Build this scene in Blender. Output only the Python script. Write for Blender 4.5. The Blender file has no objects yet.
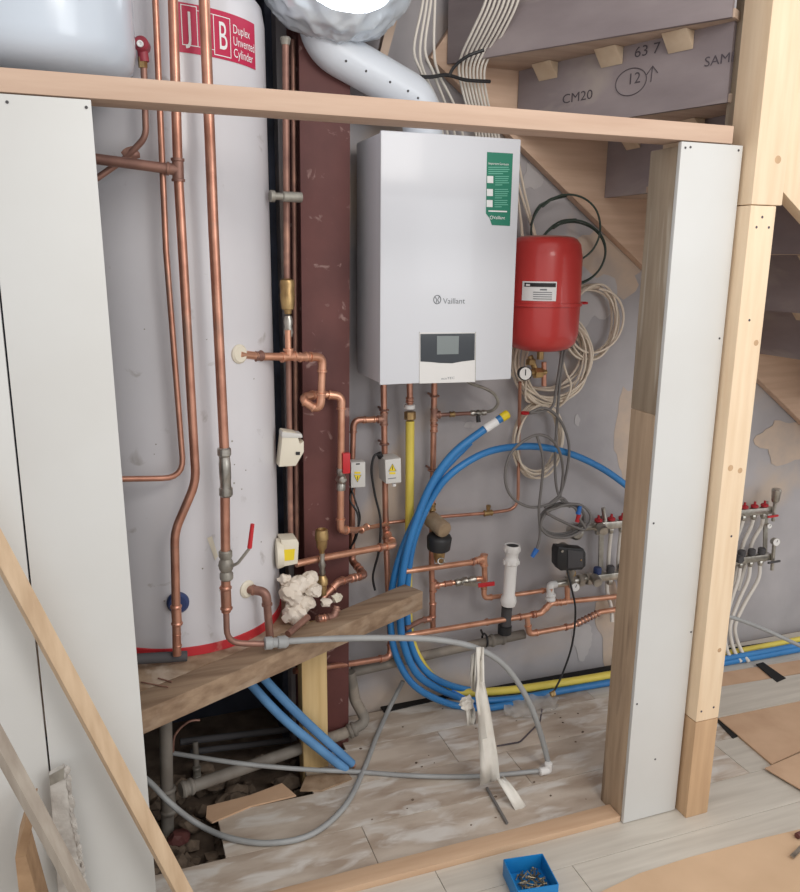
import bpy, bmesh, math, random
from mathutils import Vector, Matrix, noise
random.seed(7)
# ------------------------------------------------------------------ camera
YAW, PITCH, ROLL, FOC, CH = math.radians(19.93), math.radians(13.31), math.radians(.565), 795.0, 1.65
_f = Vector((math.sin(YAW)*math.cos(PITCH), math.cos(YAW)*math.cos(PITCH), -math.sin(PITCH)))
_r = Vector((math.cos(YAW), -math.sin(YAW), 0)); _u = _r.cross(_f)
RR = math.cos(ROLL)*_r + math.sin(ROLL)*_u
UU = -math.sin(ROLL)*_r + math.cos(ROLL)*_u
FF = _f
CAM = Vector((0, 0, CH))
scene = bpy.context.scene
col = scene.collection
cd = bpy.data.cameras.new('camera'); cam = bpy.data.objects.new('camera', cd); col.objects.link(cam)
cam.matrix_world = Matrix(((RR.x, UU.x, -FF.x, 0), (RR.y, UU.y, -FF.y, 0), (RR.z, UU.z, -FF.z, CH), (0, 0, 0, 1)))
cd.sensor_fit = 'VERTICAL'; cd.sensor_height = 24; cd.lens = FOC/892*24; cd.clip_start = .02
scene.camera = cam
# ------------------------------------------------------------------ world, lamps, exposure
w = bpy.data.worlds.new('world'); scene.world = w; w.use_nodes = True
w.node_tree.nodes['Background'].inputs[0].default_value = (1.0, .988, .975, 1)
w.node_tree.nodes['Background'].inputs[1].default_value = .95
def area(name, loc, target, size, power, color=(1, 1, 1), size_y=None):
    l = bpy.data.lights.new(name, 'AREA'); l.energy = power; l.color = color; l.size = size
    if size_y: l.shape = 'RECTANGLE'; l.size_y = size_y
    o = bpy.data.objects.new(name, l); col.objects.link(o); o.location = loc
    d = Vector(target)-Vector(loc); o.rotation_euler = d.to_track_quat('-Z', 'Y').to_euler(); return o
area('room_ceiling_light', (1.1, -.3, 2.75), (.9, 2.2, .8), .9, 26, (1, .95, .89))
area('room_window_light', (2.6, -1.6, 1.9), (.9, 2.0, 1.0), 1.6, 30, (.95, .98, 1))
vs = scene.view_settings
vs.view_transform = 'Standard'; vs.look = 'None'; vs.gamma = 1; vs.use_curve_mapping = False; vs.exposure = -.12
# ------------------------------------------------------------------ helpers
def ray(px, py): return (px-400)*RR/FOC-(py-446)*UU/FOC+FF
def P(px, py, Y): d = ray(px, py); return CAM+d*(Y/d.y)          # point seen there on the vertical plane y = Y
def Z(px, py, z): d = ray(px, py); return CAM+d*((z-CH)/d.z)      # point seen there at height z
def V(*a): return Vector(a)

def fillet(pts, rad, seg=6):
    pts = [Vector(p) for p in pts]; out = [pts[0]]
    for i in range(1, len(pts)-1):
        a, b, c = pts[i-1], pts[i], pts[i+1]
        d1, d2 = (a-b), (c-b); l1, l2 = d1.length, d2.length
        if l1 < 1e-6 or l2 < 1e-6: continue
        d1.normalize(); d2.normalize(); ang = d1.angle(d2)
        if ang > math.radians(176): out.append(b); continue
        t = min(rad/math.tan(ang/2), l1*.48, l2*.48); p, q = b+d1*t, b+d2*t
        for k in range(seg+1):
            s = k/seg; out.append((1-s)**2*p+2*s*(1-s)*b+s*s*q)
    out.append(pts[-1]); return out
def spline(pts, seg=8):
    pts = [Vector(p) for p in pts]; n = len(pts); out = []
    for i in range(n-1):
        p0, p1, p2, p3 = pts[max(i-1, 0)], pts[i], pts[i+1], pts[min(i+2, n-1)]
        for k in range(seg):
            t = k/seg
            out.append(.5*((2*p1)+(p2-p0)*t+(2*p0-5*p1+4*p2-p3)*t*t+(3*p1-p0-3*p2+p3)*t**3))
    out.append(pts[-1]); return out

class MB:
    def __init__(s): s.v = []; s.f = []
    def add(s, vs, fs):
        o = len(s.v); s.v += [Vector(v) for v in vs]; s.f += [tuple(i+o for i in f) for f in fs]; return s
    def box(s, a, b):
        x0, y0, z0 = a; x1, y1, z1 = b
        return s.add([(x0, y0, z0), (x1, y0, z0), (x1, y1, z0), (x0, y1, z0), (x0, y0, z1), (x1, y0, z1), (x1, y1, z1), (x0, y1, z1)],
                     [(0, 3, 2, 1), (4, 5, 6, 7), (0, 1, 5, 4), (1, 2, 6, 5), (2, 3, 7, 6), (3, 0, 4, 7)])
    def bar(s, p, q, wd, ht, up=(0, 0, 1), roll=0):
        p, q = Vector(p), Vector(q); d = (q-p).normalized(); u = Vector(up); sx = d.cross(u).normalized(); u = sx.cross(d).normalized()
        if roll: m = Matrix.Rotation(roll, 3, d); sx, u = m @ sx, m @ u
        vs = []
        for c in (p, q):
            for a, b in ((-1, -1), (1, -1), (1, 1), (-1, 1)): vs.append(c+sx*wd/2*a+u*ht/2*b)
        return s.add(vs, [(0, 3, 2, 1), (4, 5, 6, 7), (0, 1, 5, 4), (1, 2, 6, 5), (2, 3, 7, 6), (3, 0, 4, 7)])
    def tube(s, pts, r, n=12, closed=False):
        pts = [Vector(p) for p in pts]; m = len(pts)
        rs = r if isinstance(r, (list, tuple)) else [r]*m
        t = []
        for i in range(m):
            a = pts[(i-1) % m] if (closed or i > 0) else pts[i]; b = pts[(i+1) % m] if (closed or i < m-1) else pts[i]
            d = b-a; t.append(d.normalized() if d.length > 1e-9 else Vector((0, 0, 1)))
        u = t[0].orthogonal().normalized(); vs = []
        for i in range(m):
            u = (u-t[i]*u.dot(t[i])); u = u.normalized() if u.length > 1e-6 else t[i].orthogonal().normalized()
            w_ = t[i].cross(u)
            for k in range(n):
                a = 2*math.pi*k/n; vs.append(pts[i]+(u*math.cos(a)+w_*math.sin(a))*rs[i])
        fs = []
        for i in range(m if closed else m-1):
            j = (i+1) % m
            for k in range(n): fs.append((i*n+k, i*n+(k+1) % n, j*n+(k+1) % n, j*n+k))
        if not closed: fs.append(tuple(range(n-1, -1, -1))); fs.append(tuple((m-1)*n+k for k in range(n)))
        return s.add(vs, fs)
    def lathe(s, p, axis, prof, n=20):
        p = Vector(p); ax = Vector(axis).normalized(); u = ax.orthogonal().normalized(); w_ = ax.cross(u); vs = []
        for (t, r) in prof:
            for k in range(n):
                a = 2*math.pi*k/n; vs.append(p+ax*t+(u*math.cos(a)+w_*math.sin(a))*max(r, 1e-5))
        fs = []
        for i in range(len(prof)-1):
            for k in range(n): fs.append((i*n+k, i*n+(k+1) % n, (i+1)*n+(k+1) % n, (i+1)*n+k))
        fs.append(tuple(range(n-1, -1, -1))); fs.append(tuple((len(prof)-1)*n+k for k in range(n)))
        return s.add(vs, fs)
    def prism(s, poly, off):
        poly = [Vector(p) for p in poly]; off = Vector(off); n = len(poly)
        return s.add(poly+[p+off for p in poly], [tuple(range(n)), tuple(range(2*n-1, n-1, -1))]+[(i, i+n, (i+1) % n+n, (i+1) % n) for i in range(n)])
    def blob(s, c, rad, amp=.3, freq=12, sub=3, seed=0):
        bm = bmesh.new(); bmesh.ops.create_icosphere(bm, subdivisions=sub, radius=1)
        rad = Vector(rad) if not isinstance(rad, (int, float)) else Vector((rad,)*3); c = Vector(c); vs = []
        for v in bm.verts:
            d = v.co.copy(); k = 1+amp*noise.noise(d*freq+Vector((seed, seed*1.7, 0)))+amp*.5*noise.noise(d*freq*2.3+Vector((0, seed, 3)))
            vs.append(c+Vector((d.x*rad.x, d.y*rad.y, d.z*rad.z))*k)
        fs = [tuple(v.index for v in f.verts) for f in bm.faces]; bm.free(); return s.add(vs, fs)
    def build(s, name, m, parent=None, bevel=0, smooth=35):
        org = Vector((0, 0, 0))
        if parent is not None:
            q = parent
            while q is not None: org += q.location; q = q.parent
        mn = Vector((min(v.x for v in s.v), min(v.y for v in s.v), min(v.z for v in s.v)))
        mx = Vector((max(v.x for v in s.v), max(v.y for v in s.v), max(v.z for v in s.v)))
        loc = Vector(((mn.x+mx.x)/2, (mn.y+mx.y)/2, mn.z))
        me = bpy.data.meshes.new(name); me.from_pydata([v-loc for v in s.v], [], s.f); me.update()
        bm = bmesh.new(); bm.from_mesh(me); bmesh.ops.recalc_face_normals(bm, faces=bm.faces)
        if bevel: bmesh.ops.bevel(bm, geom=[e for e in bm.edges if len(e.link_faces) == 2 and e.calc_face_angle(0) > .6], offset=bevel, segments=2, profile=.6, affect='EDGES')
        bm.to_mesh(me); bm.free()
        if smooth:
            me.shade_smooth(); me.set_sharp_from_angle(angle=math.radians(smooth))
        me.materials.append(m)
        o = bpy.data.objects.new(name, me); col.objects.link(o); o.location = loc-org
        if parent is not None: o.parent = parent
        return o
def tag(o, label, cat, group=None, kind=None):
    o['label'] = label; o['category'] = cat
    if group: o['group'] = group
    if kind: o['kind'] = kind
    return o
def thing(name, label, cat, loc, group=None):
    o = bpy.data.objects.new(name, None); col.objects.link(o); o.location = Vector(loc); o.empty_display_size = .05
    return tag(o, label, cat, group)
def struct(o): o['kind'] = 'structure'; return o

# ------------------------------------------------------------------ materials
def lin(c):
    return tuple((x/255/12.92 if x/255 <= .04045 else ((x/255+.055)/1.055)**2.4) for x in c)+(1,)
def mat(name, c, rough=.6, metal=0, c2=None, scale=8, stretch=(1, 1, 1), lo=.35, hi=.7, bump=0, bscale=40, trans=0, alpha=1, emit=None, detail=5, c3=None, s3=3, lo3=.55, hi3=.65, rnd=0, spec=.5, coat=0):
    m = bpy.data.materials.new(name); m.use_nodes = True; nt = m.node_tree; b = nt.nodes['Principled BSDF']; L = nt.links
    b.inputs['Roughness'].default_value = rough; b.inputs['Metallic'].default_value = metal
    b.inputs['Base Color'].default_value = lin(c); b.inputs['Specular IOR Level'].default_value = spec
    if coat: b.inputs['Coat Weight'].default_value = coat; b.inputs['Coat Roughness'].default_value = .12
    if trans: b.inputs['Transmission Weight'].default_value = trans
    if alpha < 1: b.inputs['Alpha'].default_value = alpha
    if emit: b.inputs['Emission Color'].default_value = lin(emit[0]); b.inputs['Emission Strength'].default_value = emit[1]
    if c2 or bump:
        tc = nt.nodes.new('ShaderNodeTexCoord'); mp = nt.nodes.new('ShaderNodeMapping'); mp.inputs['Scale'].default_value = stretch
        L.new(tc.outputs['Object'], mp.inputs['Vector'])
        oi = nt.nodes.new('ShaderNodeObjectInfo'); va = nt.nodes.new('ShaderNodeVectorMath'); va.operation = 'SCALE'; va.inputs[0].default_value = (13, 7, 5)
        L.new(oi.outputs['Random'], va.inputs['Scale']); ad = nt.nodes.new('ShaderNodeVectorMath'); L.new(mp.outputs[0], ad.inputs[0]); L.new(va.outputs[0], ad.inputs[1])
    cur = None
    if c2:
        n = nt.nodes.new('ShaderNodeTexNoise'); n.inputs['Scale'].default_value = scale; n.inputs['Detail'].default_value = detail
        L.new(ad.outputs[0], n.inputs['Vector'])
        r = nt.nodes.new('ShaderNodeValToRGB'); r.color_ramp.elements[0].position = lo; r.color_ramp.elements[1].position = hi
        r.color_ramp.elements[0].color = lin(c); r.color_ramp.elements[1].color = lin(c2)
        L.new(n.outputs['Fac'], r.inputs[0]); cur = r.outputs[0]
        if c3:
            n3 = nt.nodes.new('ShaderNodeTexNoise'); n3.inputs['Scale'].default_value = s3; n3.inputs['Detail'].default_value = 4; n3.inputs['Distortion'].default_value = .6
            L.new(ad.outputs[0], n3.inputs['Vector'])
            r3 = nt.nodes.new('ShaderNodeMapRange'); r3.inputs[1].default_value = lo3; r3.inputs[2].default_value = hi3; L.new(n3.outputs['Fac'], r3.inputs[0])
            mx = nt.nodes.new('ShaderNodeMix'); mx.data_type = 'RGBA'; L.new(r3.outputs[0], mx.inputs[0]); L.new(cur, mx.inputs[6]); mx.inputs[7].default_value = lin(c3); cur = mx.outputs[2]
        if rnd:
            hs = nt.nodes.new('ShaderNodeHueSaturation'); ma = nt.nodes.new('ShaderNodeMapRange'); ma.inputs[3].default_value = 1-rnd; ma.inputs[4].default_value = 1+rnd
            L.new(oi.outputs['Random'], ma.inputs[0]); L.new(ma.outputs[0], hs.inputs['Value']); L.new(cur, hs.inputs['Color']); cur = hs.outputs[0]
        L.new(cur, b.inputs['Base Color'])
    if bump:
        nb = nt.nodes.new('ShaderNodeTexNoise'); nb.inputs['Scale'].default_value = bscale; nb.inputs['Detail'].default_value = 4; L.new(ad.outputs[0], nb.inputs['Vector'])
        bp = nt.nodes.new('ShaderNodeBump'); bp.inputs['Strength'].default_value = bump; bp.inputs['Distance'].default_value = .004; L.new(nb.outputs['Fac'], bp.inputs['Height']); L.new(bp.outputs[0], b.inputs['Normal'])
    return m
M = {}
M['wall'] = mat('grey_plaster', (178, 174, 176), .85, c2=(160, 156, 159), scale=4, bump=.25, bscale=25, c3=(192, 176, 162), s3=2.1, lo3=.53, hi3=.68)
M['recess'] = mat('flare_tinted_recess_brick', (74, 80, 96), .9, c2=(52, 54, 64), scale=9, bump=.6, bscale=14)  # bluish lens-flare glow of the dim recess is put into its wall colour
M['pit'] = mat('dusty_screed', (128, 112, 98), .95, c2=(90, 76, 64), scale=14, bump=1, bscale=30)
M['lam'] = mat('grey_laminate', (206, 199, 188), .5, c2=(184, 176, 165), scale=6, stretch=(.5, 7, 1), lo=.3, hi=.75, rnd=.05, bump=.05, bscale=30)
M['lamdust'] = mat('dusty_laminate', (204, 191, 177), .6, c2=(172, 154, 138), scale=5, stretch=(1, 3, 1), lo=.35, hi=.65, c3=(216, 210, 203), s3=7, lo3=.5, hi3=.66, rnd=.05, bump=.1)
M['board'] = mat('white_board', (208, 208, 206), .55, c2=(203, 202, 199), scale=3, bump=.03, bscale=60)
M['boardedge'] = mat('plaster_core', (196, 192, 186), .9, c2=(160, 154, 148), scale=30, bump=.6, bscale=60)
def wood(name, a, b, ax, rough=.7, sc=5, k=9, **kw):
    st = [k, k, k]; st[ax] = .7
    return mat(name, a, rough, c2=b, scale=sc, stretch=st, lo=.3, hi=.72, bump=.15, bscale=12, **kw)
M['railwood'] = wood('planed_pine_rail', (202, 174, 153), (190, 160, 139), 0)
M['newel'] = wood('pale_pine', (238, 215, 185), (226, 199, 166), 2)
M['newelfoot'] = wood('tan_pine', (200, 166, 130), (182, 148, 114), 2)
M['stud'] = wood('dusty_stud', (164, 148, 128), (138, 121, 102), 2, c3=(176, 164, 148), s3=3)
M['studlow'] = wood('brown_stud', (186, 162, 136), (160, 136, 112), 2, c3=(136, 114, 94), s3=2.5)
M['beam'] = wood('rough_sawn_joist', (160, 136, 112), (124, 100, 80), 0, .9, c3=(180, 162, 142), s3=2, lo3=.55, hi3=.9)
M['chip'] = mat('dusty_chipboard', (170, 146, 122), .95, c2=(134, 108, 84), scale=22, bump=.5, bscale=70, c3=(196, 178, 160), s3=6)
M['post'] = wood('yellow_pine', (214, 186, 136), (196, 164, 112), 2)
M['plate'] = wood('floor_plate_pine', (204, 172, 142), (190, 156, 126), 0)
M['batten'] = wood('batten_pine', (206, 180, 150), (184, 156, 126), 2)
M['battengrey'] = wood('grey_batten', (176, 166, 154), (152, 140, 128), 2)
M['mdf'] = mat('mdf_edge', (172, 140, 108), .85, c2=(154, 122, 92), scale=30, bump=.2, bscale=90)
M['riser'] = mat('grey_primed_riser', (158, 147, 148), .8, c2=(138, 127, 129), scale=3, stretch=(1, 1, 3), bump=.1, c3=(172, 161, 156), s3=2)
M['tread'] = mat('stair_tread_pine', (196, 174, 156), .8, c2=(178, 154, 136), scale=5, stretch=(1, 6, 1), bump=.1)
M['string'] = wood('pink_pine_string', (214, 184, 160), (196, 164, 140), 0)
M['block'] = mat('glue_block_ply', (216, 196, 170), .8, c2=(202, 178, 150), scale=20)
M['hard'] = mat('brown_hardboard', (204, 170, 140), .8, c2=(190, 155, 126), scale=9, bump=.1, bscale=120, rnd=.05)
M['card'] = mat('tan_protection_board', (210, 178, 146), .85, c2=(200, 168, 136), scale=6, bump=.08, bscale=90)
M['copper'] = mat('copper_tube', (204, 150, 128), .36, .72, c2=(164, 112, 93), scale=18, lo=.35, hi=.8, c3=(168, 132, 116), s3=9, lo3=.58, hi3=.7)
M['coppernew'] = mat('bright_copper', (228, 174, 146), .32, .72, c2=(206, 148, 120), scale=24)
M['copperold'] = mat('tarnished_copper', (164, 124, 110), .5, .55, c2=(132, 98, 88), scale=16, c3=(186, 142, 122), s3=8)
M['brass'] = mat('brass', (190, 160, 112), .38, .8, c2=(150, 122, 84), scale=30)
M['bronze'] = mat('dull_bronze', (166, 144, 118), .55, .3, c2=(140, 118, 96), scale=30)
M['chrome'] = mat('nickel_plate', (196, 192, 184), .3, .9, c2=(150, 146, 138), scale=30)
M['greymetal'] = mat('dull_grey_metal', (164, 160, 150), .5, .4, c2=(130, 124, 116), scale=30)
M['oxide'] = mat('red_oxide_steel', (104, 60, 56), .65, c2=(84, 46, 44), scale=5, bump=.15, c3=(146, 116, 110), s3=22, lo3=.63, hi3=.70)
M['tank'] = mat('white_enamel_tank', (214, 212, 216), .35, c2=(206, 204, 208), scale=3, c3=(184, 180, 180), s3=14, lo3=.66, hi3=.75, coat=.2)
M['vesselw'] = mat('white_vessel', (200, 210, 222), .25, coat=.4)
M['redring'] = mat('red_base_ring', (190, 44, 52), .6, c2=(200, 120, 110), scale=18, lo=.6, hi=.7)
M['labelred'] = mat('crimson_label', (190, 30, 74), .5)
M['white'] = mat('white_print', (236, 236, 236), .6)
M['boiler'] = mat('boiler_white', (214, 216, 222), .42, coat=.2)
M['glass'] = mat('dark_glass', (34, 40, 48), .12, coat=.5)
M['screen'] = mat('grey_lcd', (120, 128, 128), .25)
M['flap'] = mat('flap_white', (222, 220, 218), .35)
M['green'] = mat('green_sticker', (16, 122, 96), .5)
M['greenpale'] = mat('pale_green_print', (112, 186, 164), .6)
M['logo'] = mat('grey_logo', (120, 124, 128), .4)
M['red'] = mat('red_enamel', (204, 66, 62), .36, c2=(196, 60, 58), scale=5, coat=.3)
M['reddust'] = mat('dusty_red_top', (176, 120, 112), .8, c2=(190, 150, 140), scale=9)
M['redp'] = mat('red_plastic', (190, 36, 44), .45)
M['maroon'] = mat('dull_red_plastic', (150, 52, 66), .5)
M['maroonred'] = mat('dark_red_cap', (168, 38, 46), .5)
M['black'] = mat('black_plastic', (34, 34, 36), .5)
M['darkgrey'] = mat('dark_grey_foam', (74, 72, 74), .8)
M['blue'] = mat('blue_poly_pipe', (52, 128, 190), .4, c2=(46, 116, 178), scale=9)
M['bluep'] = mat('blue_plastic', (44, 110, 190), .5)
M['navy'] = mat('navy_cap', (44, 60, 104), .5)
M['bluepale'] = mat('blue_insulation', (96, 146, 192), .7, c2=(80, 126, 172), scale=12)
M['boxblue'] = mat('blue_box_plastic', (24, 122, 186), .45)
M['yellow'] = mat('yellow_gas_sleeve', (226, 206, 92), .5, c2=(212, 192, 84), scale=8)
M['yellowp'] = mat('yellow_sticker', (232, 206, 40), .5)
M['greyhose'] = mat('grey_barrier_pipe', (160, 162, 162), .5, c2=(146, 146, 146), scale=10)
M['greypipe'] = mat('grey_waste_pipe', (128, 122, 114), .65, c2=(108, 100, 92), scale=10, c3=(146, 136, 124), s3=5)
M['greycable'] = mat('grey_cable', (116, 112, 110), .5)
M['whitecable'] = mat('white_cable', (226, 220, 210), .5)
M['creamcable'] = mat('cream_cable', (222, 208, 190), .5)
M['greencable'] = mat('dark_green_cable', (52, 66, 58), .5)
M['flue'] = mat('flue_white', (216, 222, 230), .4, coat=.2)
M['foil'] = mat('silver_foil', (222, 230, 238), .26, .35, c2=(200, 212, 224), scale=8, bump=.35, bscale=14)
M['wplastic'] = mat('white_pvc', (230, 228, 226), .4)
M['cream'] = mat('cream_plastic', (222, 214, 196), .5)
M['gborder'] = mat('light_grey_box', (206, 204, 200), .5)
M['foam'] = mat('expanding_foam', (226, 216, 204), .9, c2=(206, 192, 176), scale=10, bump=.3, bscale=40)
M['rag'] = mat('white_polythene', (230, 226, 218), .45, c2=(216, 210, 200), scale=14, bump=.3, bscale=30)
M['clear'] = mat('clear_polythene', (222, 220, 216), .35, c2=(204, 200, 196), scale=14, bump=.6, bscale=22, alpha=.5)
M['pencil'] = mat('pencil_marks', (84, 76, 82), .8)
M['lamp'] = mat('lamp_glow', (255, 255, 255), .5, emit=((240, 246, 255), 3))
M['dark'] = mat('black_gap', (26, 24, 24), .9)
M['pex'] = mat('white_pex', (214, 208, 200), .5)
M['steel'] = mat('zinc_screw', (150, 138, 116), .4, .8)
M['rubble'] = mat('rubble', (126, 110, 95), .95, c2=(90, 76, 64), scale=20, bump=.6)

# ------------------------------------------------------------------ text
_tc = {}
def text_geo(s):
    if s in _tc: return _tc[s]
    c = bpy.data.curves.new('t', 'FONT'); c.body = s; c.size = 1; c.resolution_u = 3
    o = bpy.data.objects.new('t', c); col.objects.link(o)
    me = o.to_mesh(); g = ([v.co.copy() for v in me.vertices], [tuple(p.vertices) for p in me.polygons])
    o.to_mesh_clear(); bpy.data.objects.remove(o); bpy.data.curves.remove(c); _tc[s] = g; return g
def lettering(parent, s, m, fn, size, sx=1, name='lettering'):
    vs, fs = text_geo(s); b = MB(); b.add([fn(v.x*size*sx, v.y*size) for v in vs], fs)
    return b.build(name, m, parent, smooth=0)
def text_xz(parent, s, m, p, size, sx=1, name='lettering'):
    return lettering(parent, s, m, lambda u, v: V(p.x+u, p.y, p.z+v), size, sx, name)
def ring_path(c, u, v, ru, rv, n=40, a0=0, a1=2*math.pi):
    return [Vector(c)+u*ru*math.cos(a0+(a1-a0)*i/n)+v*rv*math.sin(a0+(a1-a0)*i/n) for i in range(n if abs(a1-a0-2*math.pi) < 1e-6 else n+1)]
def prism_px(pts, Y, t): return MB().prism([P(x, y, Y) for x, y in pts], (0, t, 0))
X_, Y_, Z_ = V(1, 0, 0), V(0, 1, 0), V(0, 0, 1)

# ================================================================== SETTING
WY = 2.55
b = MB(); b.box((-2.5, -.8, -.2), (4.6, 1.78, -.012)); b.box((.66, 1.78, -.2), (4.6, 2.95, -.012)); b.box((-1.2, 1.78, -.24), (.66, 2.95, -.10))
floor = struct(b.build('floor', M['pit'], smooth=0))
def plank(x0, x1, y0, y1, m):
    o = MB().box((x0+.0008, y0+.0008, -.012), (x1-.0008, y1-.0008, 0)).build('plank', m, floor, bevel=.0012, smooth=0); return o
rows = [(.62, .82), (.82, 1.02), (1.02, 1.22), (1.22, 1.42), (1.42, 1.615), (1.615, 1.78)]
for i, (a, c) in enumerate(rows):
    x = -1.1-.37*(i % 3)
    while x < 3.6: plank(x, min(x+1.29, 3.8), a, c, M['lam']); x += 1.29
for (a, c, x, first) in [(1.78, 1.96, -.02, .62), (1.96, 2.15, .2, .98), (2.15, 2.34, .5, .5), (2.34, 2.53, .66, 1.0)]:
    e = x+first
    while x < 3.6: plank(x, min(e, 3.8), a, c, M['lamdust'] if x < 1.5 else M['lam']); x = e; e += 1.29
wallb = struct(MB().box((.52, WY, -.2), (4.2, WY+.1, 2.9)).build('wall_back', M['wall'], smooth=0))
M['skim'] = mat('pink_skim', (200, 180, 162), .9, c2=(182, 168, 158), scale=12)
M['skimwhite'] = mat('white_filler', (192, 188, 188), .9, c2=(180, 176, 177), scale=9)
for k, (cx, cy, rx, ry, m) in enumerate(((628, 432, 12, 42, 'skim'), (608, 262, 34, 30, 'skim'), (588, 300, 26, 36, 'skimwhite'), (533, 176, 9, 17, 'skimwhite'), (612, 625, 14, 34, 'skim'), (582, 640, 10, 16, 'skimwhite'), (577, 420, 3, 5, 'skimwhite'), (790, 440, 30, 22, 'skim'), (470, 425, 5, 4, 'skimwhite'))):
    pts = []
    for i in range(36):
        a = 2*math.pi*i/36; q = 1+.55*noise.noise(V(math.cos(a)*1.3, math.sin(a)*1.3, k*3.7))+.2*noise.noise(V(math.cos(a)*5, math.sin(a)*5, k))
        pts.append(P(cx+rx*q*math.cos(a), cy+ry*q*math.sin(a), WY-.0012-.0002*k))
    MB().prism(pts, (0, .0011, 0)).build('plaster_patch', M[m], wallb)
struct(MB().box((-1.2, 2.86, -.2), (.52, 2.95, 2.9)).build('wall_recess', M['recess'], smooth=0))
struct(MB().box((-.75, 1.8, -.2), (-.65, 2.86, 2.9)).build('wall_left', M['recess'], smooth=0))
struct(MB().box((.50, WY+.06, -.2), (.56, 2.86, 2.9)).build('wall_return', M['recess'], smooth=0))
struct(MB().box((-.75, 1.72, 2.62), (1.75, 2.95, 2.70)).build('ceiling', M['riser'], smooth=0))

# steel column
t = thing('steel_column', 'tall red oxide painted steel column between the white cylinder and the boiler', 'column', (.606, 2.45, -.17))
def lbox(x0, x1, y0, y1, n):      # the column stands a touch out of plumb
    k = .022; vs = [(x, y, z) for z, kk in ((-.17, 0), (2.615, k)) for (x, y) in ((x0+kk, y0), (x1+kk, y0), (x1+kk, y1), (x0+kk, y1))]
    return MB().add(vs, [(0, 3, 2, 1), (4, 5, 6, 7), (0, 1, 5, 4), (1, 2, 6, 5), (2, 3, 7, 6), (3, 0, 4, 7)]).build(n, M['oxide'], t, bevel=.001)
lbox(.531, .681, 2.38, 2.391, 'front_flange')
lbox(.602, .611, 2.391, 2.535, 'web')
lbox(.531, .681, 2.535, 2.546, 'back_flange')

# ------------------------------------------------------------------ staircase over the cupboard
st = thing('staircase', 'underside of a timber winder staircase with grey risers and pale glue blocks', 'staircase', (1.9, 2.2, 1.0))
lb = [P(523, 148, 2.505), P(640, 258, 2.505), P(800, 420, 2.505)]
d = (lb[2]-lb[0]).normalized(); a0 = lb[0]-d*.42; a1 = lb[2]+d*.6; nrm = V(-d.z, 0, d.x)
if nrm.z < 0: nrm = -nrm
MB().prism([a0, a1, a1+nrm*.34, a0+nrm*.34], (0, .04, 0)).build('wall_string', M['string'], st, bevel=.002)
NW = V(1.50, 1.775, 0)
rB0, rB1 = V(1.305, 2.5, 0), V(1.547, 1.80, 0)
def board_plan(p, q, z0, z1, th, name, m, side=1):
    n = (q-p).normalized().cross(Z_)*side
    return MB().prism([V(p.x, p.y, z0), V(q.x, q.y, z0), V(q.x, q.y, z1), V(p.x, p.y, z1)], n*th).build(name, m, st)
qa = Z(500, 49, 2.262); qd = (V(qa.x, qa.y, 0)-V(1.515, 1.775, 0)); qd = qd*(.725/abs(qd.y)); rA0 = V(1.515, 1.775, 0)+V(qd.x, qd.y, 0)
riserA = board_plan(rA0, V(1.515, 1.775, 0), 2.245, 2.615, .014, 'riser', M['riser'], -1)
zs = [2.245, 2.052, 1.862, 1.672, 1.482, 1.292, 1.10]
riserB = board_plan(rB0, rB1, zs[1], zs[0], .014, 'riser', M['riser'], -1)
def tread(poly, z): MB().prism([V(p.x, p.y, z) for p in poly], (0, 0, .022)).build('tread', M['tread'], st, bevel=.002)
tread([rA0+V(.012, 0, 0), V(1.525, 1.775, 0), rB1+V(.02, 0, 0), rB0+V(.02, 0, 0)], zs[0])
xs = [1.305, 1.66, 1.93, 2.18, 2.43, 2.68, 2.93]
for i in range(1, 7):
    p, q = V(xs[i], 2.5, 0), V(xs[i]+(.0 if i > 1 else .02), 1.75, 0)
    if i < 6: board_plan(p, q, zs[i+1], zs[i], .014, 'riser', M['riser'], -1)
    pp, qq = (rB0, rB1) if i == 1 else (V(xs[i-1], 2.5, 0), V(xs[i-1], 1.75, 0))
    tread([pp+V(.006, 0, 0), qq+V(.006, 0, 0), q+V(.014, 0, 0), p+V(.014, 0, 0)], zs[i])
# glue blocks in the corner of tread and riser
def gblock(p, dirv, z, ln=.075, out=None):
    dirv = dirv.normalized(); n = -Z_.cross(dirv) if out is None else out
    pr = [V(p.x, p.y, z)-dirv*ln/2, V(p.x, p.y, z)-dirv*ln/2+n*.04, V(p.x, p.y, z-.045)-dirv*ln/2]
    MB().prism(pr, dirv*ln).build('glue_block', M['block'], st, bevel=.001)
def on_plan(px, py, p, q):      # where the sight line meets the vertical plane through p, q
    n = (q-p).cross(Z_); d = ray(px, py); s = (p-CAM).dot(n)/d.dot(n); return CAM+d*s
dB = rB1-rB0; nB = dB.normalized().cross(Z_)
if nB.x > 0: nB = -nB
for px, py in ((549, 70), (613, 52), (682, 38)):
    c = on_plan(px, py, rB0, rB1); gblock(V(c.x, c.y, 0)+nB*.002, dB, zs[0]-.001, .075, nB)
for i, ys in ((1, (2.35, 2.05)), (3, (2.3, 2.05)), (4, (2.3, 2.05)), (5, (2.3, 2.0))):
    for y in ys: gblock(V(xs[i]-.001, y, 0), V(0, -1, 0), zs[i]-.001, .075, V(-1, 0, 0))
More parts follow.
